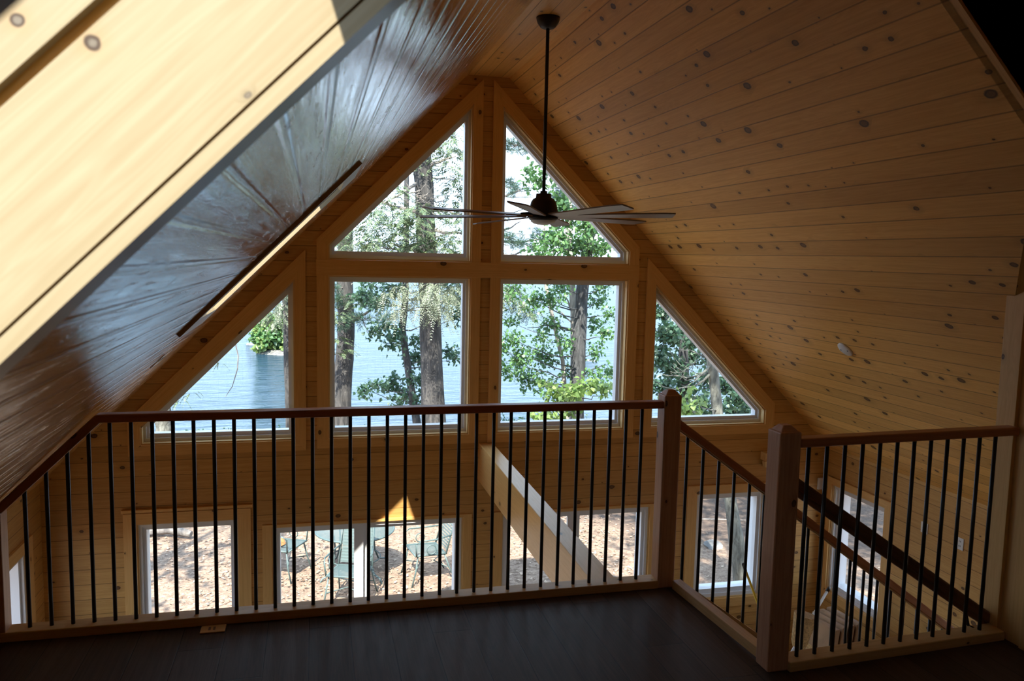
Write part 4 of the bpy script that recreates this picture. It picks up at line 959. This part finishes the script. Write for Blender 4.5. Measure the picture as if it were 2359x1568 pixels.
# rubble outside the right window
RL = ['reddish stone', 'pale stone', 'grey stone']
spots = [(6.15, 7.9, .17, 'rock_red', 'reddish angular stone at the left of the rubble heap'), (6.35, 7.75, .2, 'rock_pale', 'largest pale stone in the rubble heap'), (6.6, 7.7, .17, 'rock', 'grey stone at the middle of the rubble heap'), (6.35, 8.15, .2, 'rock', 'grey stone at the top of the rubble heap'),
         (6.0, 7.55, .13, 'rock_pale', 'small pale stone in front of the rubble heap'), (6.75, 7.95, .16, 'rock_red', 'reddish stone at the back of the rubble heap'), (6.3, 7.45, .13, 'rock', 'small grey stone nearest the right window'), (6.6, 7.4, .15, 'rock_pale', 'pale stone at the right of the rubble heap')]
for x, y, r, m, lb in spots: rock('rubble_stone', (x, y, GZ + .28 + .12 * math.sin(x * 9)), r, lb, m, .75, 'rubble outside the right window')
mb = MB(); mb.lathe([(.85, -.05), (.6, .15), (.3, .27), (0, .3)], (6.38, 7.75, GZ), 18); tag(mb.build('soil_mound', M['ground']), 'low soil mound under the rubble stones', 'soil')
rock('boulder', (9.0, 14.6, GZ + .1), .55, 'mossy grey boulder behind the leaning trunk', 'rock', .8); rock('boulder', (7.4, 14.7, GZ + .05), .5, 'long grey boulder left of the leaning trunk', 'rock', .6)
rock('boulder', (6.15, 11.3, GZ), .16, 'small grey stone in the leaves left of the leaning trunk', 'rock', .6)
for i, (a, b, lb) in enumerate((((6.4, 12.6), (7.3, 12.3), 'fallen grey stick left of the leaning trunk'), ((-2.6, 13.3), (-1.9, 13.1), 'weathered grey log at the top of the lower left window'), ((5.2, 13.2), (5.7, 13.6), 'thin stick on the dark soil beyond the right sliding door'))):
    r = .09 if i == 1 else .015; mb = MB(); mb.tube([(a[0], a[1], gz(*a) + r), ((a[0] + b[0]) / 2, (a[1] + b[1]) / 2 + .05, gz(*a) + r * 1.3), (b[0], b[1], gz(*b) + r)], [r, r * .9, r * .6], 8); tag(mb.build('fallen_log' if i == 1 else 'fallen_stick', M['drywood']), lb, 'log' if i == 1 else 'stick')

# ------------------------------------------------------------------ iron garden furniture
root = thing('garden_table', (.54, 11.25, GZ), 'round green iron garden table beyond the sliding door', 'table'); c = Vector((.54, 11.25, GZ))
mb = MB(); mb.lathe([(0, .655), (.53, .655), (.55, .648), (.555, .63), (.54, .622), (.5, .635), (0, .635)], c, 40); mb.build('tabletop', M['iron_mesh'], root); mb = MB(); mb.tube([c + Vector((.548 * math.cos(t), .548 * math.sin(t), .642)) for t in np.linspace(0, 6.2832, 49)], .014, 8, False); mb.build('rim', M['iron'], root)
for k in range(4):
    a = math.radians(35 + 90 * k); d = Vector((math.cos(a), math.sin(a), 0)); mb = MB()
    mb.tube([c + d * .36 + Vector((0, 0, .635)), c + d * .34 + Vector((0, 0, .45)), c + d * .36 + Vector((0, 0, .25)), c + d * .43 + Vector((0, 0, .1)), c + d * .56 + Vector((0, 0, .07)), c + d * .6 + Vector((0, 0, 0))], .014, 8); mb.build('leg', M['iron'], root)
mb = MB(); mb.tube([c + Vector((.36 * math.cos(t), .36 * math.sin(t), .24)) for t in np.linspace(0, 6.2832, 25)], .009, 6, False); mb.build('stretcher', M['iron'], root)
CHAIR = []
def chair(x, y, rot, label):
    """iron armchair facing local -y"""
    root = thing('garden_chair', (0, 0, 0), label, 'chair', 'green iron garden chairs'); m = M['iron']; mb = MB()
    mb.prism([(-.24, -.24, .42), (.24, -.24, .42), (.23, .2, .40), (-.23, .2, .40)], (0, 0, .012)); mb.build('seat', M['iron_mesh'], root)
    mb = MB(); mb.tube([(-.24, -.24, .425), (.24, -.24, .425), (.23, .2, .405), (-.23, .2, .405), (-.24, -.24, .425)], .013, 8); mb.build('seat_frame', m, root)
    mb = MB(); mb.prism([(-.21, .215, .44), (.21, .215, .44), (.19, .36, .92), (-.19, .36, .92)], (0, .006, 0)); mb.build('back_panel', M['iron_mesh'], root)
    mb = MB(); mb.tube([(-.23, .2, .40), (-.215, .28, .68), (-.2, .36, .92), (-.1, .375, .96), (.1, .375, .96), (.2, .36, .92), (.215, .28, .68), (.23, .2, .40)], .012, 8)
    for s in (-1, 1): mb.tube([(s * .05 + .035 * math.cos(t), .375, .94 + .03 * math.sin(t)) for t in np.linspace(0, 6.2832, 13)], .006, 6, False)
    mb.build('back_frame', m, root)
    for s in (-1, 1):
        mb = MB(); mb.tube([(s * .22, .28, .66), (s * .27, .05, .64), (s * .28, -.18, .64), (s * .27, -.24, .60), (s * .25, -.23, .42)], .011, 8)
        mb.tube([(s * .26, -.02 + .065 * math.cos(t), .50 + .065 * math.sin(t)) for t in np.linspace(0, 6.2832, 17)], .008, 6, False); mb.build('armrest', m, root)
        mb = MB(); mb.tube([(s * .22, -.2, .42), (s * .25, -.24, .2), (s * .27, -.3, 0)], .011, 8); mb.build('leg', m, root)
        mb = MB(); mb.tube([(s * .22, .18, .40), (s * .24, .25, .2), (s * .26, .34, 0)], .011, 8); mb.build('leg', m, root)
    mb = MB(); mb.tube([(-.245, -.24, .2), (0, -.1, .24), (.245, -.24, .2)], .008, 6); mb.tube([(-.235, .25, .2), (0, .1, .24), (.235, .25, .2)], .008, 6); mb.build('stretcher', m, root)
    root.location = (x, y, gz(x, y)); root.rotation_euler = (0, 0, rot); return root
proto = chair(.44, 10.28, math.radians(-20), 'green iron garden chair in front of the round table')
def dup(src, x, y, rot, label):
    r = src.copy(); COL.objects.link(r); r.location = (x, y, gz(x, y)); r.rotation_euler = (0, 0, rot); r['label'] = label
    for ch in src.children: q = ch.copy(); COL.objects.link(q); q.parent = r
    return r
dup(proto, 1.52, 10.9, math.radians(-80), 'green iron garden chair right of the round table, turned sideways')
dup(proto, -.45, 11.3, math.radians(60), 'green iron garden chair left of the round table, partly cut by the door frame')
mb = MB(); mb.lathe([(.12, 0), (.1, .05), (.05, .1), (0, .12)], (-.52, 11.3, gz(-.45, 11.3) + .44), 12); tag(mb.build('leaf_heap', M['rust_leaf']), 'heap of orange dry leaves on the left garden chair', 'leaves')

for ob in list(bpy.data.objects):
    for k in ('_o', '_placed'):
        if k in ob: del ob[k]
